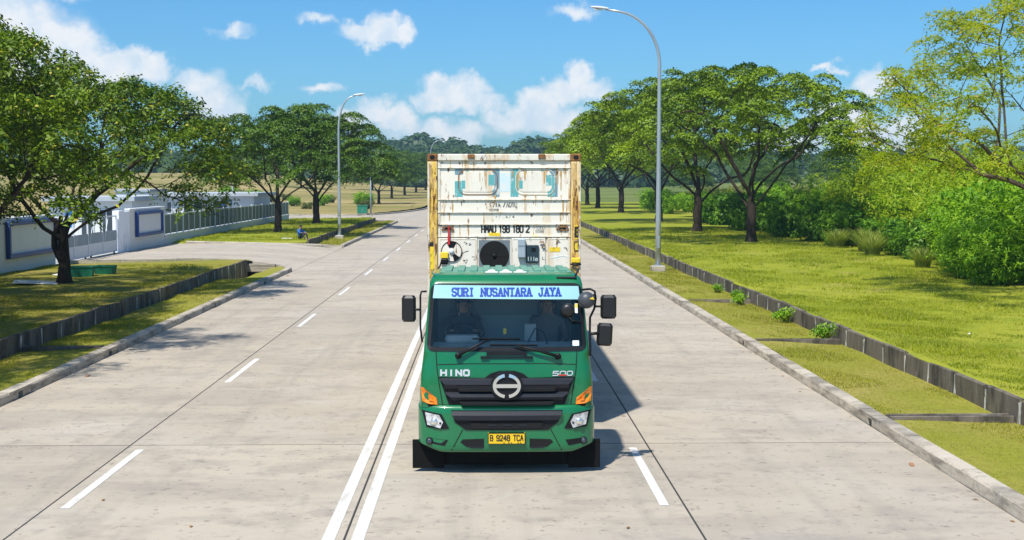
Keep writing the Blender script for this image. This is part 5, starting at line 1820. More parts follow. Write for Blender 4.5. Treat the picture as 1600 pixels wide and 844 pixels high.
MB().tube([(1.19, .30, 2.44), (1.22, .35, 2.46)], .014, 6).build('mirror_arm', 'black_plastic', dm)
MB().prism([(1.13, 2.41), (1.20, 2.40), (1.18, 2.44)], lambda x, z: .165 + .0 * x, .0, -.004).build('reflection_patch', 'yellow_label', dm)
dm2 = MB().lathe([(.02, -.05), (.06, -.045), (.09, -.02), (.098, .01), (.09, .03), (.02, .035)], 20, 'y', (.845, F(.845, 2.24) - .07, 2.245)).build('round_mirror', 'mirror_housing', truck)
MB().tube([(.86, F(.86, 2.18) - .06, 2.165), (.90, F(.9, 2.0) - .03, 2.10), (1.02, F(1.02, 2.05) - .02, 2.08)], .012, 6).build('mirror_arm', 'black_plastic', dm2)
MB().prism(rrect(-.045, -.0, 1.925, 2.0, .008, 2), F, -.012, -.014).build('sticker', 'yellow_label', truck)
MB().prism(rrect(.905, .995, 1.765, 1.835, .008, 2), F, .004, .002).build('sticker', 'paper_white', truck)
MB().prism(rrect(.945, .985, 2.20, 2.33, .004, 2), F, .004, .002).build('sticker', 'paper_white', truck)
MB().prism(rrect(.948, .982, 2.275, 2.325, .004, 2), F, .0065, .0045).build('sticker', 'yellow_label', truck)

# cab interior
MB().box(-1.04, 1.04, .36, 1.9, .96, 1.0).build('cab_floor', 'interior_grey', truck)
MB().box(-1.0, 1.0, 1.86, 1.90, 1.0, 2.62).build('rear_lining', 'interior_grey', truck)
MB().prism([(-.62, 2.02), (.62, 2.02), (.62, 2.32), (-.62, 2.32)], lambda x, z: 1.855, 0, -.003).build('rear_window', 'interior_light', truck)
dash = MB().add([(-1.02, .28, 1.73), (1.02, .28, 1.73), (1.02, .62, 1.77), (-1.02, .62, 1.77), (1.02, .72, 1.66), (-1.02, .72, 1.66), (1.02, .70, 1.2), (-1.02, .70, 1.2)],
                [(0, 1, 2, 3), (3, 2, 4, 5), (5, 4, 6, 7)]).build('dashboard', 'interior_grey', truck)
MB().bbox(-.85, -.38, .50, .70, 1.765, 1.87, .03).build('instrument_hood', 'interior_grey', dash)
sw = MB().lathe([(.225, -.014), (.24, 0), (.225, .014), (.21, 0)], 28, 'z', (0, 0, 0), closed=True)
for a in (0, 2.1, 4.2):
    sw.tube([(0, 0, -.02), (.215 * math.cos(a), .215 * math.sin(a), 0)], .014, 6)
sw.lathe([(.06, -.03), (.055, .01), (.02, .02)], 14)
sw = sw.build('steering_wheel', 'black_plastic', truck, (-.60, .83, 1.86)); sw.rotation_euler = (R(35), 0, 0)
for s in (-.60, .62):
    st_ = MB().bbox(s - .26, s + .26, 1.05, 1.58, 1.30, 1.45, .05).build('seat', 'seat_fabric', truck)
    MB().bbox(s - .25, s + .25, 1.50, 1.66, 1.455, 2.05, .05).build('backrest', 'seat_fabric', st_)
    MB().bbox(s - .14, s + .14, 1.53, 1.64, 2.06, 2.27, .04).build('headrest', 'seat_fabric', st_)
    MB().box(s - .2, s + .2, 1.1, 1.5, 1.0, 1.30).build('seat_base', 'interior_grey', st_)
MB().box(.26, .42, .60, .64, 1.78, 2.02).build('document_board', 'interior_light', dash)
MB().tube([(.30, .5, 1.78), (.40, .42, 1.98), (.52, .42, 1.93), (.57, .45, 1.76)], .009, 6).build('cable_loop', 'black_plastic', dash)

# running gear
def wheel(x, y, dual=False):
    s = 1 if x > 0 else -1
    w = .28 if not dual else .58
    o = MB().lathe([(.30, -w / 2), (.46, -w / 2), (.51, -w / 2 + .05), (.51, w / 2 - .05), (.46, w / 2), (.30, w / 2)], 28, 'x', (x, y, .51)).build('wheel', 'rubber', truck)
    MB().lathe([(.06, s * (w / 2 + .02)), (.20, s * (w / 2 - .01)), (.29, s * (w / 2 + .005)), (.30, s * (w / 2 - .10)), (.1, s * (w / 2 - .12))], 20, 'x', (x, y, .51)).build('rim', 'galvanised', o)


for y in (1.38,):
    for x in (-1.03, 1.03):
        wheel(x, y)
for y in (4.6, 5.9, 12.3, 13.6):
    for x in (-.92, .92):
        wheel(x, y, True)
for s in (-1, 1):
    x0, x1 = sorted((s * .35, s * .45))
    MB().box(x0, x1, .9, 6.6, .75, 1.0).build('chassis_rail', 'steel_frame', truck)
    x0, x1 = sorted((s * .48, s * .60))
    MB().box(x0, x1, 3.3, 15.2, 1.10, 1.40).build('trailer_rail', 'steel_frame', truck)
for y in (3.4, 7.0, 10.5, 14.9):
    MB().box(-1.15, 1.15, y, y + .18, 1.405, 1.52).build('bolster', 'steel_frame', truck)
MB().box(-.9, .9, 4.6, 5.9, 1.003, 1.095).build('fifth_wheel', 'steel_frame', truck)
for y in (1.38, 4.6, 5.9, 12.3, 13.6):
    MB().tube([(-.85, y, .51), (.85, y, .51)], .08, 8).build('axle', 'steel_frame', truck)
MB().lathe([(.30, 0), (.30, 1.2)], 18, 'y', (-.80, 2.4, .72)).build('fuel_tank', 'galvanised', truck)

# ================================================================== CONTAINER
mat('reefer_white', (0.83, 0.77, 0.66), 0.55, layers=(
    ((6, 6, 0.45), 0.52, 0.72, (0.62, 0.40, 0.17), 5, 0.75), ((1.5, 1.5, 1.0), 0.52, 0.75, (0.60, 0.57, 0.50), 5, 0.45),
    ((16, 16, 4), 0.61, 0.68, (0.22, 0.09, 0.03), 5, 0.9), ((30, 30, 30), 0.66, 0.72, (0.10, 0.08, 0.07), 4, 0.7)))
mat('reefer_trim', (0.74, 0.70, 0.60), 0.6, layers=(
    ((10, 10, 2.2), 0.47, 0.64, (0.55, 0.30, 0.08), 6, 0.75), ((18, 18, 7), 0.58, 0.68, (0.16, 0.06, 0.02), 5, 0.9)))
mat('post_yellow', (0.78, 0.50, 0.08), 0.6, layers=(
    ((6, 6, 0.7), 0.45, 0.60, (0.76, 0.66, 0.44), 5, 0.85), ((14, 14, 0.9), 0.50, 0.64, (0.42, 0.17, 0.03), 6, 0.85), ((22, 22, 9), 0.62, 0.69, (0.07, 0.035, 0.02), 4, 0.95)))
mat('rust_steel', (0.20, 0.085, 0.03), 0.9, layers=(((14, 14, 14), 0.45, 0.65, (0.36, 0.17, 0.05), 5, 0.8), ((25, 25, 25), 0.55, 0.68, (0.06, 0.03, 0.015), 4, 0.8)))
mat('patch_teal', (0.11, 0.40, 0.41), 0.6, layers=(((10, 10, 6), 0.56, 0.66, (0.68, 0.68, 0.64), 6, 0.95), ((3, 3, 3), 0.5, 0.7, (0.15, 0.45, 0.46), 4, 0.6)))
mat('patch_slate', (0.17, 0.30, 0.36), 0.6, layers=(((10, 10, 6), 0.54, 0.64, (0.68, 0.68, 0.64), 6, 0.95), ((22, 22, 22), 0.62, 0.7, (0.15, 0.08, 0.05), 4, 0.8)))
mat('patch_pale', (0.60, 0.74, 0.78), 0.6, layers=(((12, 12, 8), 0.46, 0.6, (0.74, 0.74, 0.70), 6, 0.9),))
mat('letter_worn', (0.03, 0.03, 0.03), 0.6, layers=(((20, 20, 20), 0.5, 0.6, (0.5, 0.49, 0.46), 5, 0.8),))
mat('fan_grey', (0.16, 0.19, 0.21), 0.6)
mat('control_grey', (0.36, 0.43, 0.48), 0.5, layers=(((6, 6, 6), 0.5, 0.7, (0.28, 0.34, 0.38), 4, 0.6),))
mat('display_dark', (0.025, 0.045, 0.055), 0.35)
mat('display_text', (0.55, 0.66, 0.66), 0.6)
mat('strap_red', (0.50, 0.02, 0.02), 0.7)

CY = 20.8
box = thing('reefer_container', 'rusty white refrigerated container with yellow corner posts behind the green cab', 'container', (TX + .015, CY, 1.53))
zb = -1.53


def cf(x, z):
    return 0.0


def cz(z):
    return z + zb


LEN = 12.19
CT = 4.452
MB().box(-1.10, 1.10, .08, LEN - .02, cz(1.60), cz(4.40)).build('insulated_body', 'reefer_white', box)
for s in (-1, 1):
    x0, x1 = sorted((s * 1.218, s * 1.06))
    MB().bbox(x0, x1, 0, .18, cz(1.71), cz(4.33), .012).build('corner_post', 'post_yellow', box)
    x2, x3 = sorted((s * 1.215, s * 1.185))
    MB().bbox(x2, x3, -.012, -.001, cz(1.75), cz(4.30), .004).build('post_edge', 'reefer_trim', box)
    for z0, z1 in ((1.53, 1.70), (4.335, CT)):
        c = MB().bbox(x0, x1, -.004, .20, cz(z0), cz(z1), .012).build('corner_casting', 'rust_steel', box)
        MB().prism(rrect(s * 1.139 - .04, s * 1.139 + .04, cz((z0 + z1) / 2) - .035, cz((z0 + z1) / 2) + .035, .03, 4), cf, .006, -.01).build('casting_hole', 'black_void', c)
    MB().bbox(x0, x1, LEN - .18, LEN, cz(1.71), cz(4.33), .012).build('corner_post', 'post_yellow', box)
    x2, x3 = sorted((s * 1.20, s * 1.11))
    for k in range(38):
        y = .25 + k * .307
    # side wall with shallow corrugations
    rows = []
    for k in range(100):
        y = .19 + (LEN - .38) * k / 99
        xx = s * (1.175 if (k // 2) % 2 else 1.205)
        rows.append([(xx, y, cz(1.72)), (xx, y, cz(4.32))] if s < 0 else [(xx, y, cz(4.32)), (xx, y, cz(1.72))])
    MB().grid(rows, smooth=False).build('side_wall', 'reefer_white', box)
    MB().box(*sorted((s * 1.215, s * 1.10)), .205, LEN - .2, cz(4.33), cz(4.448)).build('top_side_rail', 'reefer_trim', box)
    MB().box(*sorted((s * 1.215, s * 1.10)), .205, LEN - .2, cz(1.54), cz(1.70)).build('bottom_side_rail', 'reefer_trim', box)
MB().box(-1.095, 1.095, .21, LEN - .21, cz(4.402), cz(4.44)).build('roof_skin', 'reefer_white', box)
MB().bbox(-1.055, 1.055, .0, .16, cz(4.342), cz(4.448), .012).build('top_rail', 'reefer_trim', box)
MB().bbox(-1.055, 1.055, .0, .16, cz(1.54), cz(1.72), .012).build('bottom_rail', 'reefer_trim', box)
for x in (-.527, .594):
    MB().bbox(x - .055, x + .055, -.02, -.001, cz(4.375), cz(4.445), .006).build('lifting_tab', 'rust_steel', box)
# front sheets between horizontal ribs
bands = [(4.236, 4.338), (3.73, 4.226), (3.528, 3.722), (3.336, 3.520), (3.142, 3.328), (1.73, 3.134)]
for z0, z1 in bands:
    MB().box(-1.055, 1.055, .035, .079, cz(z0), cz(z1)).build('front_sheet', 'reefer_white', box)
for z in (4.231, 3.726, 3.524, 3.332, 3.138):
    MB().bbox(-1.056, 1.056, .010, .078, cz(z) - .006, cz(z) + .006, .002).build('rib', 'reefer_trim', box)
for s in (-1, 1):
    MB().box(*sorted((s * 1.052, s * 1.02)), .022, .034, cz(1.75), cz(4.335)).build('edge_strip', 'reefer_trim', box)
cfs = lambda x, z: .035
# paint patches and the two oval-cornered hatches
def patch(x0, x1, z0, z1, m, d=.002):
    MB().prism([(x0, cz(z0)), (x1, cz(z0)), (x1, cz(z1)), (x0, cz(z1))], cfs, d, -.001).build('paint_patch', m, box)


for a in ((-.785, -.66, 4.12, 4.215, 'patch_slate'), (-.785, -.66, 3.77, 4.02, 'patch_teal'), (-.19, -.075, 3.77, 4.215, 'patch_slate'), (.10, .225, 3.77, 4.215, 'patch_teal'),
          (.72, .849, 4.10, 4.215, 'patch_slate'), (.69, .80, 3.77, 4.10, 'patch_teal'), (-.07, .095, 3.85, 4.15, 'patch_pale'), (.802, .849, 3.77, 4.09, 'patch_slate'),
          (-.60, -.57, 4.12, 4.20, 'patch_teal'), (-.30, -.27, 4.12, 4.20, 'patch_teal'), (.33, .36, 4.12, 4.20, 'patch_teal'), (.60, .63, 4.12, 4.20, 'patch_teal')):
    patch(*a)
for x0, x1, mt in ((-.734, -.106, 'rust_steel'), (.178, .808, 'reefer_trim')):
    h = MB().prism(rrect(x0 + .05, x1 - .05, cz(3.85), cz(4.17), .08, 6), cfs, .006, 0).build('access_hatch', 'reefer_white', box)
    ribbon(rrect(x0, x1, cz(3.802), cz(4.208), .13, 8), .010, cfs, .0085).build('hatch_gasket', mt, h)
    MB().box(x0 + .055, x0 + .115, .0275, .0285, cz(3.90), cz(4.03)).build('paint_patch', 'patch_teal', h)
    MB().box(x1 - .145, x1 - .055, .0275, .0285, cz(3.95), cz(4.12)).build('paint_patch', 'patch_teal', h)
# lettering
lettering('HMAU 198 180 2', -.36, .395, cz(3.196), cz(3.322), cfs, .003, .17, adv=5.2, spaces=3.4).build('lettering', 'letter_black', box)
lettering('(7)A /A010', -.235, .20, cz(3.605), cz(3.685), cfs, .003, .15, adv=5.2, spaces=5).build('lettering', 'letter_worn', box)
lettering('50058', -.24, -.095, cz(3.54), cz(3.58), cfs, .003, .14).build('lettering', 'letter_worn', box)
lettering('-/.A/4', -.14, .16, cz(3.435), cz(3.475), cfs, .003, .16, adv=7).build('lettering', 'letter_worn', box)
lettering('1', -.70, -.66, cz(3.63), cz(3.70), cfs, .003, .16).build('lettering', 'letter_worn', box)
lettering('-5000', .47, .64, cz(3.255), cz(3.30), cfs, .003, .1).build('lettering', 'letter_worn', box)
lettering('8588', .50, .63, cz(3.20), cz(3.245), cfs, .003, .1).build('lettering', 'letter_worn', box)
for x in (-.90, .932):
    v = ribbon([(x - .10, cz(3.235)), (x + .10, cz(3.235)), (x + .10, cz(3.26)), (x + .06, cz(3.305)), (x - .06, cz(3.305)), (x - .10, cz(3.26))], .018, cfs, .02).build('lift_eye', 'rust_steel', box)
    MB().prism([(x - .06, cz(3.25)), (x + .06, cz(3.25)), (x + .04, cz(3.28)), (x - .04, cz(3.28))], cfs, .004, -.001).build('eye_slot', 'black_plastic', v)
MB().prism([(-.89, cz(3.31)), (-.87, cz(3.31)), (-.862, cz(3.10)), (-.865, cz(3.01)), (-.90, cz(3.01)), (-.90, cz(3.10))], cfs, .05, .03).build('strap', 'strap_red', box)
# refrigeration unit, sheet by sheet
for x0, x1 in ((-1.045, -.43), (.115, .66), (.69, 1.045)):
    MB().bbox(x0, x1, .018, .0345, cz(2.10), cz(3.115), .005).build('unit_panel', 'reefer_white', box)
cfp = lambda x, z: .018
for k, (x0, x1) in enumerate(((-1.03, -.45), (.125, .65), (.70, 1.035))):
    ribbon(rrect(x0, x1, cz(2.12), cz(3.10), .02, 2), .008, cfp, .004).build('panel_edge', 'reefer_trim', box)
dc = MB().prism([(-.84 + .165 * math.cos(2 * math.pi * i / 32), cz(2.903) + .165 * math.sin(2 * math.pi * i / 32)) for i in range(32)], cfp, .012, 0).build('round_vent', 'reefer_white', box)
dcf = lambda x, z: .006
for a0, a1 in ((60, 120), (285, 325), (195, 235)):
    p = [(-.84 + .06 * math.cos(R(a)), cz(2.903) + .06 * math.sin(R(a))) for a in frange(a0, a1, 10)] + [(-.84 + .155 * math.cos(R(a)), cz(2.903) + .155 * math.sin(R(a))) for a in frange(a0, a1, 10)[::-1]]
    MB().prism(p, dcf, .004, -.001).build('vent_blade', 'black_plastic', dc)
ribbon([(-.84 + .168 * math.cos(2 * math.pi * i / 32), cz(2.903) + .168 * math.sin(2 * math.pi * i / 32)) for i in range(32)], .012, dcf, .006).build('vent_ring', 'black_plastic', dc)
MB().lathe([(.04, 0), (.04, -.02), (.02, -.03)], 14, 'y', (-.84, .002, cz(2.903))).build('vent_hub', 'white_metal', dc)
tg = MB().bbox(-1.015, -.89, -.05, -.02, cz(2.795), cz(2.895), .01).build('hose_plug', 'yellow_label', box)
MB().bbox(-1.01, -.895, -.055, -.015, cz(2.70), cz(2.793), .02).build('plug_cap', 'black_plastic', tg)
fr = MB().prism([(-.425, cz(2.30)), (.108, cz(2.30)), (.108, cz(3.10)), (-.425, cz(3.10))], cfs, .012, -.02).build('fan_frame', 'reefer_trim', box)
MB().prism([(-.405, cz(2.50)), (.088, cz(2.50)), (.088, cz(3.082)), (-.405, cz(3.082))], cfs, .016, 0).build('fan_plate', 'fan_grey', fr)
o = [(-.158 + .235 * math.cos(2 * math.pi * i / 40), cz(2.835) + .235 * math.sin(2 * math.pi * i / 40)) for i in range(40)]
MB().prism(o, cfs, .020, 0).build('fan_opening', 'black_void', fr)
for k in range(5):
    a = R(72 * k + 10)
    c_, s_ = math.cos(a), math.sin(a)
    q = [(.04, -.02), (.21, -.06), (.22, .05), (.04, .03)]
    MB().prism([(-.158 + u * c_ - w_ * s_, cz(2.835) + u * s_ + w_ * c_) for u, w_ in q], cfs, .024, .0205).build('fan_blade', 'black_void', fr)
MB().lathe([(.035, 0), (.03, -.015), (.01, -.02)], 12, 'y', (-.158, .012, cz(2.835))).build('fan_hub', 'black_plastic', fr)
cb = MB().bbox(.215, .338, -.07, .017, cz(2.80), cz(3.108), .015).build('control_box', 'control_grey', box)
MB().box(.222, .331, -.0735, -.0705, cz(2.99), cz(2.995)).build('lid_gap', 'black_plastic', cb)
dp = MB().bbox(.342, .548, -.02, .017, cz(2.715), cz(3.005), .008).build('display', 'display_dark', box)
lettering('IIIe', .365, .53, cz(2.75), cz(2.82), lambda x, z: -.02, .003, .14, adv=5).build('lettering', 'display_text', dp)
MB().box(.43, .50, -.0235, -.0205, cz(2.90), cz(2.96)).build('screen', 'black_plastic', dp)
for x0, x1, z0, z1 in ((-.25, -.065, 3.147, 3.198), (.72, .89, 2.895, 2.968), (.44, .54, 3.135, 3.15)):
    MB().prism([(x0, cz(z0)), (x1, cz(z0)), (x1, cz(z1)), (x0, cz(z1))], cfp, .004, -.02).build('label_plate', 'yellow_label', box)
MB().prism([(.73, cz(2.80)), (.95, cz(2.84)), (1.03, cz(2.81)), (1.03, cz(2.795)), (.95, cz(2.825)), (.73, cz(2.785))], cfp, .003, -.001).build('scrape', 'patch_pale', box)
pfn = lambda x, z: 0.0
for x0, x1, z0, z1, m in ((1.115, 1.185, 2.90, 3.06, 'letter_black'), (1.118, 1.182, 3.10, 3.32, 'yellow_label'), (-1.19, -1.12, 2.62, 2.98, 'yellow_label'), (-1.185, -1.125, 2.98, 3.05, 'letter_black')):
    MB().prism([(x0, cz(z0)), (x1, cz(z0)), (x1, cz(z1)), (x0, cz(z1))], pfn, .004, -.001).build('post_tape', m, box)
lettering('4815', 1.128, 1.172, cz(2.92), cz(3.04), pfn, .006, .1, adv=5).build('tape_marks', 'yellow_label', box)
lettering('81-3', 1.128, 1.172, cz(3.12), cz(3.30), pfn, .006, .1, adv=5).build('tape_marks', 'letter_black', box)
hp = MB().bbox(1.07, 1.21, -.04, -.005, cz(2.72), cz(2.80), .01).build('hose_plug', 'yellow_label', box)
MB().tube([(1.05, -.03, cz(2.70)), (1.15, -.05, cz(2.69)), (1.22, -.03, cz(2.70))], .016, 6).build('plug_cap', 'black_plastic', hp)
# rust runs below ribs, castings and hatches
def stain_mat(name, col):
    m = bpy.data.materials.new(name); m.use_nodes = True
    nt = m.node_tree; L = nt.links.new
    b_ = nt.nodes['Principled BSDF']; b_.inputs['Base Color'].default_value = (*col, 1); b_.inputs['Roughness'].default_value = .9
    g_ = nt.nodes.new('ShaderNodeNewGeometry'); mp = nt.nodes.new('ShaderNodeMapping'); mp.inputs['Scale'].default_value = (38, 38, 5)
    nz = nt.nodes.new('ShaderNodeTexNoise'); nz.inputs['Scale'].default_value = 1; nz.inputs['Detail'].default_value = 5
    mr = nt.nodes.new('ShaderNodeMapRange'); mr.inputs['From Min'].default_value = .42; mr.inputs['From Max'].default_value = .62
    L(g_.outputs['Position'], mp.inputs['Vector']); L(mp.outputs[0], nz.inputs['Vector']); L(nz.outputs['Fac'], mr.inputs['Value']); L(mr.outputs[0], b_.inputs['Alpha'])
    MATS[name] = m


stain_mat('rust_run', (0.55, 0.33, 0.11)); stain_mat('rust_dark', (0.13, 0.05, 0.02))
for nm, cnt_, ww_, ll_ in (('rust_run', 64, (.012, .05), (.08, .36)), ('rust_dark', 52, (.012, .07), (.012, .05))):
    b = MB()
    for i in range(cnt_):
        zt = rnd.choice((4.335, 4.225, 4.222, 3.72, 3.518, 3.326, 3.132, 3.80, 4.18))
        x = rnd.choice((rnd.uniform(-1.03, 1.03), rnd.uniform(-1.04, -.8), rnd.uniform(.8, 1.04), rnd.uniform(-.72, -.1), rnd.uniform(.2, .8)))
        w_, l_ = rnd.uniform(*ww_), rnd.uniform(*ll_)
        if nm == 'rust_dark':
            zt += rnd.uniform(-.02, .0)
        l_ = min(l_, .19 if zt < 3.6 else .36)
        y_ = (.0275 if zt < 4.2 and zt > 3.79 else .0315) - i * .00002
        if zt < 3.14:
            y_ = .0165 - i * .00002
        b.add([(x - w_ / 2, y_, cz(zt)), (x - w_ * .25, y_, cz(zt - l_)), (x + w_ * .2, y_, cz(zt - l_ * .9)), (x + w_ / 2, y_, cz(zt))], [(0, 1, 2, 3)])
    o = b.build('rust_stains', nm, box); o['kind'] = 'stuff'
for s in (-1, 1):
    for nm, cnt_ in (('rust_run', 26), ('rust_dark', 26)):
        b = MB()
        for i in range(cnt_):
            x = s * rnd.uniform(1.075, 1.205); zt = rnd.uniform(2.6, 4.33); w_ = rnd.uniform(.01, .045); l_ = rnd.uniform(.05, .5 if nm == 'rust_run' else .22)
            y_ = -.0022 - i * .00003
            if abs(x) > 1.18:
                y_ = -.0145 - i * .00003
            b.add([(x - w_ / 2, y_, cz(zt)), (x - w_ * .3, y_, cz(zt - l_)), (x + w_ * .3, y_, cz(zt - l_)), (x + w_ / 2, y_, cz(zt))], [(0, 1, 2, 3)])
        o = b.build('rust_stains', nm, box); o['kind'] = 'stuff'
# scuffs and grime squiggles on the unit sheets
for (x, z) in ((-.62, 3.03), (-.66, 2.86), (-.60, 2.93), (-.55, 3.0), (-.62, 2.74), (.62, 2.95), (.64, 2.80), (.86, 3.05), (.98, 2.93), (-.5, 2.8)):
    pts = [(x + rnd.uniform(-.04, .04), cz(z) + rnd.uniform(-.04, .04)) for _ in range(5)]
    strip(pts, .007, .003, cfp).build('scuff', 'letter_worn', box)
# pipes at the upper right of the unit
MB().tube([(.56, -.01, cz(3.05)), (.62, -.01, cz(3.06)), (.64, -.01, cz(3.0)), (.60, -.01, cz(2.97))], .010, 6).build('hose', 'rust_steel', box)
MB().tube([(-1.10, -.1, cz(2.55)), (-1.02, -.08, cz(2.68)), (-1.0, -.01, cz(2.74))], .014, 6).build('hose', 'black_plastic', box)

# ================================================================== PEOPLE
mat('skin', (0.36, 0.19, 0.12), 0.55, layers=(((8, 8, 8), 0.45, 0.7, (0.42, 0.23, 0.15), 3, 0.6),))
mat('shirt_dark', (0.05, 0.06, 0.065), 0.9, layers=(((8, 8, 8), 0.45, 0.7, (0.08, 0.09, 0.095), 3, 0.6),))
mat('shirt_blue', (0.03, 0.13, 0.42), 0.9, layers=(((8, 8, 8), 0.45, 0.7, (0.05, 0.19, 0.5), 3, 0.6),))
mat('shirt_tan', (0.20, 0.18, 0.16), 0.9, layers=(((8, 8, 8), 0.45, 0.7, (0.26, 0.24, 0.21), 3, 0.6),))
mat('trousers', (0.025, 0.028, 0.04), 0.9, layers=(((8, 8, 8), 0.45, 0.7, (0.04, 0.043, 0.055), 3, 0.6),))
mat('hair_black', (0.012, 0.010, 0.009), 0.6, layers=(((30, 30, 6), 0.45, 0.7, (0.03, 0.026, 0.022), 3, 0.6),))


def person(label, J, loc, rz, shirt, sleeves_to=.45):
    """J: joints (local metres). One continuous skinned body; hair, eyes as children."""
    t = thing('person', label, 'person', loc, rz)
    V, E, Rd, seg = [], [], [], []

    def vadd(p, r, k):
        V.append(tuple(p)); Rd.append(r); seg.append(k); return len(V) - 1

    def chain(i0, pts, k):
        i = i0
        for p, r in pts:
            j = vadd(p, r, k); E.append((i, j)); i = j
        return i
    pel = vadd(J['pelvis'], (.15, .12), 'trousers')
    chest = chain(pel, [(J['belly'], (.145, .115), 'x')[:2], (J['chest'], (.165, .12), 'x')[:2]], 'shirt')
    neck = chain(chest, [(J['neck'], (.062, .062))], 'skin')
    h = Vector(J['head'])
    up = (h - Vector(J['neck'])).normalized()
    fw = Vector(J['face'])
    hd = chain(neck, [(h - up * .045 + fw * .012, (.072, .082)), (h + up * .035, (.082, .096)), (h + up * .095, (.06, .07))], 'skin')
    nose = vadd(h - up * .01 + fw * .105, (.013, .013), 'skin'); E.append((neck + 2, nose))
    for s in 'lr':
        sh = chain(chest, [(J['sh' + s], (.068, .068))], 'shirt')
        el = chain(sh, [(J['el' + s], (.048, .048))], 'shirt')
        wr = chain(el, [(J['wr' + s], (.030, .030))], 'skin')
        w = Vector(J['wr' + s]); d = (w - Vector(J['el' + s])).normalized()
        side = d.cross(Vector((0, 0, 1))).normalized()
        pm_ = chain(wr, [(w + d * .06, (.040, .022))], 'skin')
        for k, (o, l) in enumerate(((-.03, .055), (-.01, .07), (.01, .066), (.03, .05))):
            p1 = w + d * (.085) + side * o
            p2 = p1 + d * l * .55 + Vector((0, 0, -.012)); p3 = p2 + d * l * .3 + Vector((0, 0, -.035))
            chain(pm_, [(p1, (.010, .010)), (p2, (.009, .009)), (p3, (.008, .008))], 'skin')
        th = w + d * .03 - side * .04
        chain(wr, [(th, (.012, .012)), (th + d * .035 - side * .012, (.010, .010))], 'skin')
        hp = chain(pel, [(J['hip' + s], (.092, .092))], 'trousers')
        kn = chain(hp, [(J['kn' + s], (.065, .065))], 'trousers')
        an = chain(kn, [(J['an' + s], (.045, .045))], 'trousers')
        chain(an, [(J['toe' + s], (.040, .034))], 'skin')
    me = bpy.data.meshes.new('body_cage'); me.from_pydata(V, E, []); me.update()
    ob = bpy.data.objects.new('body_cage', me); COL.objects.link(ob)
    md = ob.modifiers.new('skin', 'SKIN'); md.use_smooth_shade = True
    sv = me.skin_vertices[0].data
    for i, r in enumerate(Rd):
        sv[i].radius = r; sv[i].use_root = (i == 0)
    ob.modifiers.new('sub', 'SUBSURF').levels = 1
    dg = bpy.context.evaluated_depsgraph_get(); dg.update()
    bm = bpy.data.meshes.new_from_object(ob.evaluated_get(dg))
    bpy.data.objects.remove(ob)
    bm.materials.clear()
    for m in ('skin', shirt, 'trousers'):
        bm.materials.append(MATS[m])
    idx = {'skin': 0, 'shirt': 1, 'trousers': 2}
    VA = np.array(V)
    # nearest bone decides the cloth
    for p in bm.polygons:
        c = np.array(p.center); best, bk = 9, 'skin'
        for a, b_ in E:
            ab = VA[b_] - VA[a]; tt = np.clip(np.dot(c - VA[a], ab) / max(1e-9, np.dot(ab, ab)), 0, 1)
            d = np.linalg.norm(c - VA[a] - ab * tt) - Rd[b_][0] * tt - Rd[a][0] * (1 - tt)
            if d < best:
                best = d
                bk = seg[b_] if (seg[b_] != 'skin' or tt > sleeves_to or seg[a] == 'skin') else seg[a]
        p.material_index = idx[bk]; p.use_smooth = True
    link('body', bm, t)
    # hair cap
    hb = MB()
    rows = []
    R0 = Matrix.Identity(3)
    right = fw.cross(up).normalized()
    for i in range(7):
        ph = R(-5 + 95 * i / 6)
        row = []
        for k in range(17):
            a = 2 * math.pi * k / 16
            dv = right * math.cos(a) + fw * math.sin(a)
            cut = .05 if math.sin(a) > .3 and i < 3 else 0
            row.append(tuple(h + up * (.03 + cut) + dv * (.098 * math.cos(ph)) * (1.06 if math.sin(a) < 0 else .98) + up * .105 * math.sin(ph)))
        rows.append(row)
    hb.grid(rows).build('hair', 'hair_black', t)
    for s in (-1, 1):
        e = h + up * .015 + fw * .086 + right * .033 * s
        MB().lathe([(.003, -.010), (.011, -.004), (.011, .004), (.003, .010)], 8, 'z', tuple(e)).build('eye', 'hair_black', t)
        e = h + up * .0 + right * .088 * s
        MB().bbox(e.x - .012, e.x + .012, e.y - .02, e.y + .02, e.z - .032, e.z + .032, .008).build('ear', 'skin', t)
    return t


def seated(hands, lean=.0):
    j = {'pelvis': (0, 0, .10), 'belly': (0, .02, .30), 'chest': (0, .03 - lean, .50), 'neck': (0, .0 - lean, .65), 'head': (0, -.03 - lean, .77), 'face': (0, -1, -.05),
         'shl': (-.19, .02 - lean, .54), 'shr': (.19, .02 - lean, .54), 'hipl': (-.10, -.05, .09), 'hipr': (.10, -.05, .09),
         'knl': (-.16, -.45, .12), 'knr': (.16, -.45, .12), 'anl': (-.15, -.52, -.28), 'anr': (.15, -.52, -.28), 'toel': (-.16, -.66, -.34), 'toer': (.16, -.66, -.34)}
    for s, (el, wr) in zip('lr', hands):
        j['el' + s] = el; j['wr' + s] = wr
    return j


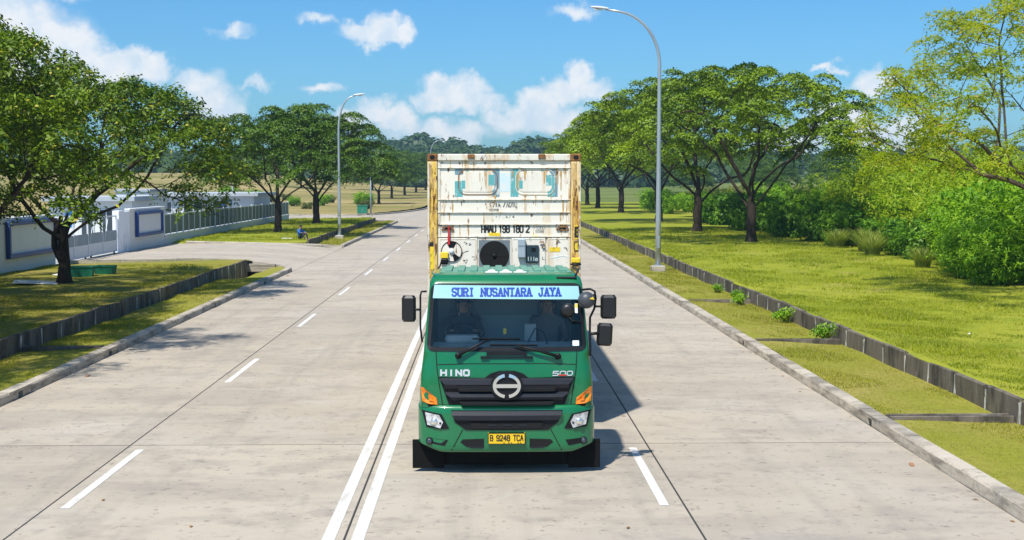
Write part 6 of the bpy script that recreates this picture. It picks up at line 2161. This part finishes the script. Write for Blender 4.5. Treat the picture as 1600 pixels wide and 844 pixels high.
# seats stand at y 1.05..1.58 in the cab, cushion top 1.45
person('driver in dark shirt holding the steering wheel, seen through the windshield', seated((((-.27, -.14, .34), (-.20, -.36, .43)), ((.27, -.14, .34), (.20, -.36, .43)))),
       (TX - .60, TY + 1.32, 1.45), 0, 'shirt_dark')
person('passenger in pale brown shirt sitting behind the windshield beside the driver', seated((((-.26, -.06, .28), (-.12, -.30, .20)), ((.26, -.06, .28), (.12, -.30, .20)))),
       (TX + .62, TY + 1.32, 1.45), 0, 'shirt_tan')
js = {'pelvis': (0, 0, .12), 'belly': (0, -.01, .32), 'chest': (0, -.05, .52), 'neck': (0, -.08, .67), 'head': (0, -.12, .79), 'face': (0, -1, -.15),
      'shl': (-.19, -.05, .56), 'shr': (.19, -.05, .56), 'ell': (-.24, -.26, .42), 'elr': (.24, -.26, .42), 'wrl': (-.12, -.45, .42), 'wrr': (.12, -.45, .42),
      'hipl': (-.10, -.04, .11), 'hipr': (.10, -.04, .11), 'knl': (-.15, -.42, .44), 'knr': (.15, -.42, .44), 'anl': (-.14, -.56, .07), 'anr': (.14, -.56, .07), 'toel': (-.15, -.74, .04), 'toer': (.15, -.74, .04)}
person('person in blue shirt sitting on the lawn before the dark trees', js, (-11.65, 82.6, .42), R(55), 'shirt_blue')
tag(MB().bbox(-.35, .35, -.2, .2, 0, .05, .01).build('flat_board', 'white_slab', None, (-12.5, 83.2, .43)), 'small pale board on the grass beside the sitting person', 'board')

# ================================================================== AIR
hz = bpy.data.materials.new('haze_air'); hz.use_nodes = True
nt = hz.node_tree
for n in list(nt.nodes):
    nt.nodes.remove(n)
o = nt.nodes.new('ShaderNodeOutputMaterial'); v = nt.nodes.new('ShaderNodeVolumePrincipled')
v.inputs['Color'].default_value = (0.48, 0.76, 0.98, 1)
v.inputs['Density'].default_value = 0.00026
v.inputs['Anisotropy'].default_value = 0.1
nt.links.new(v.outputs[0], o.inputs['Volume'])
MATS['haze_air'] = hz
tag(MB().box(-1000, 1000, -90, 1150, -2.0, 48).build('haze', 'haze_air'), 'thin bluish haze in the air over the whole place', 'haze', kind='stuff')
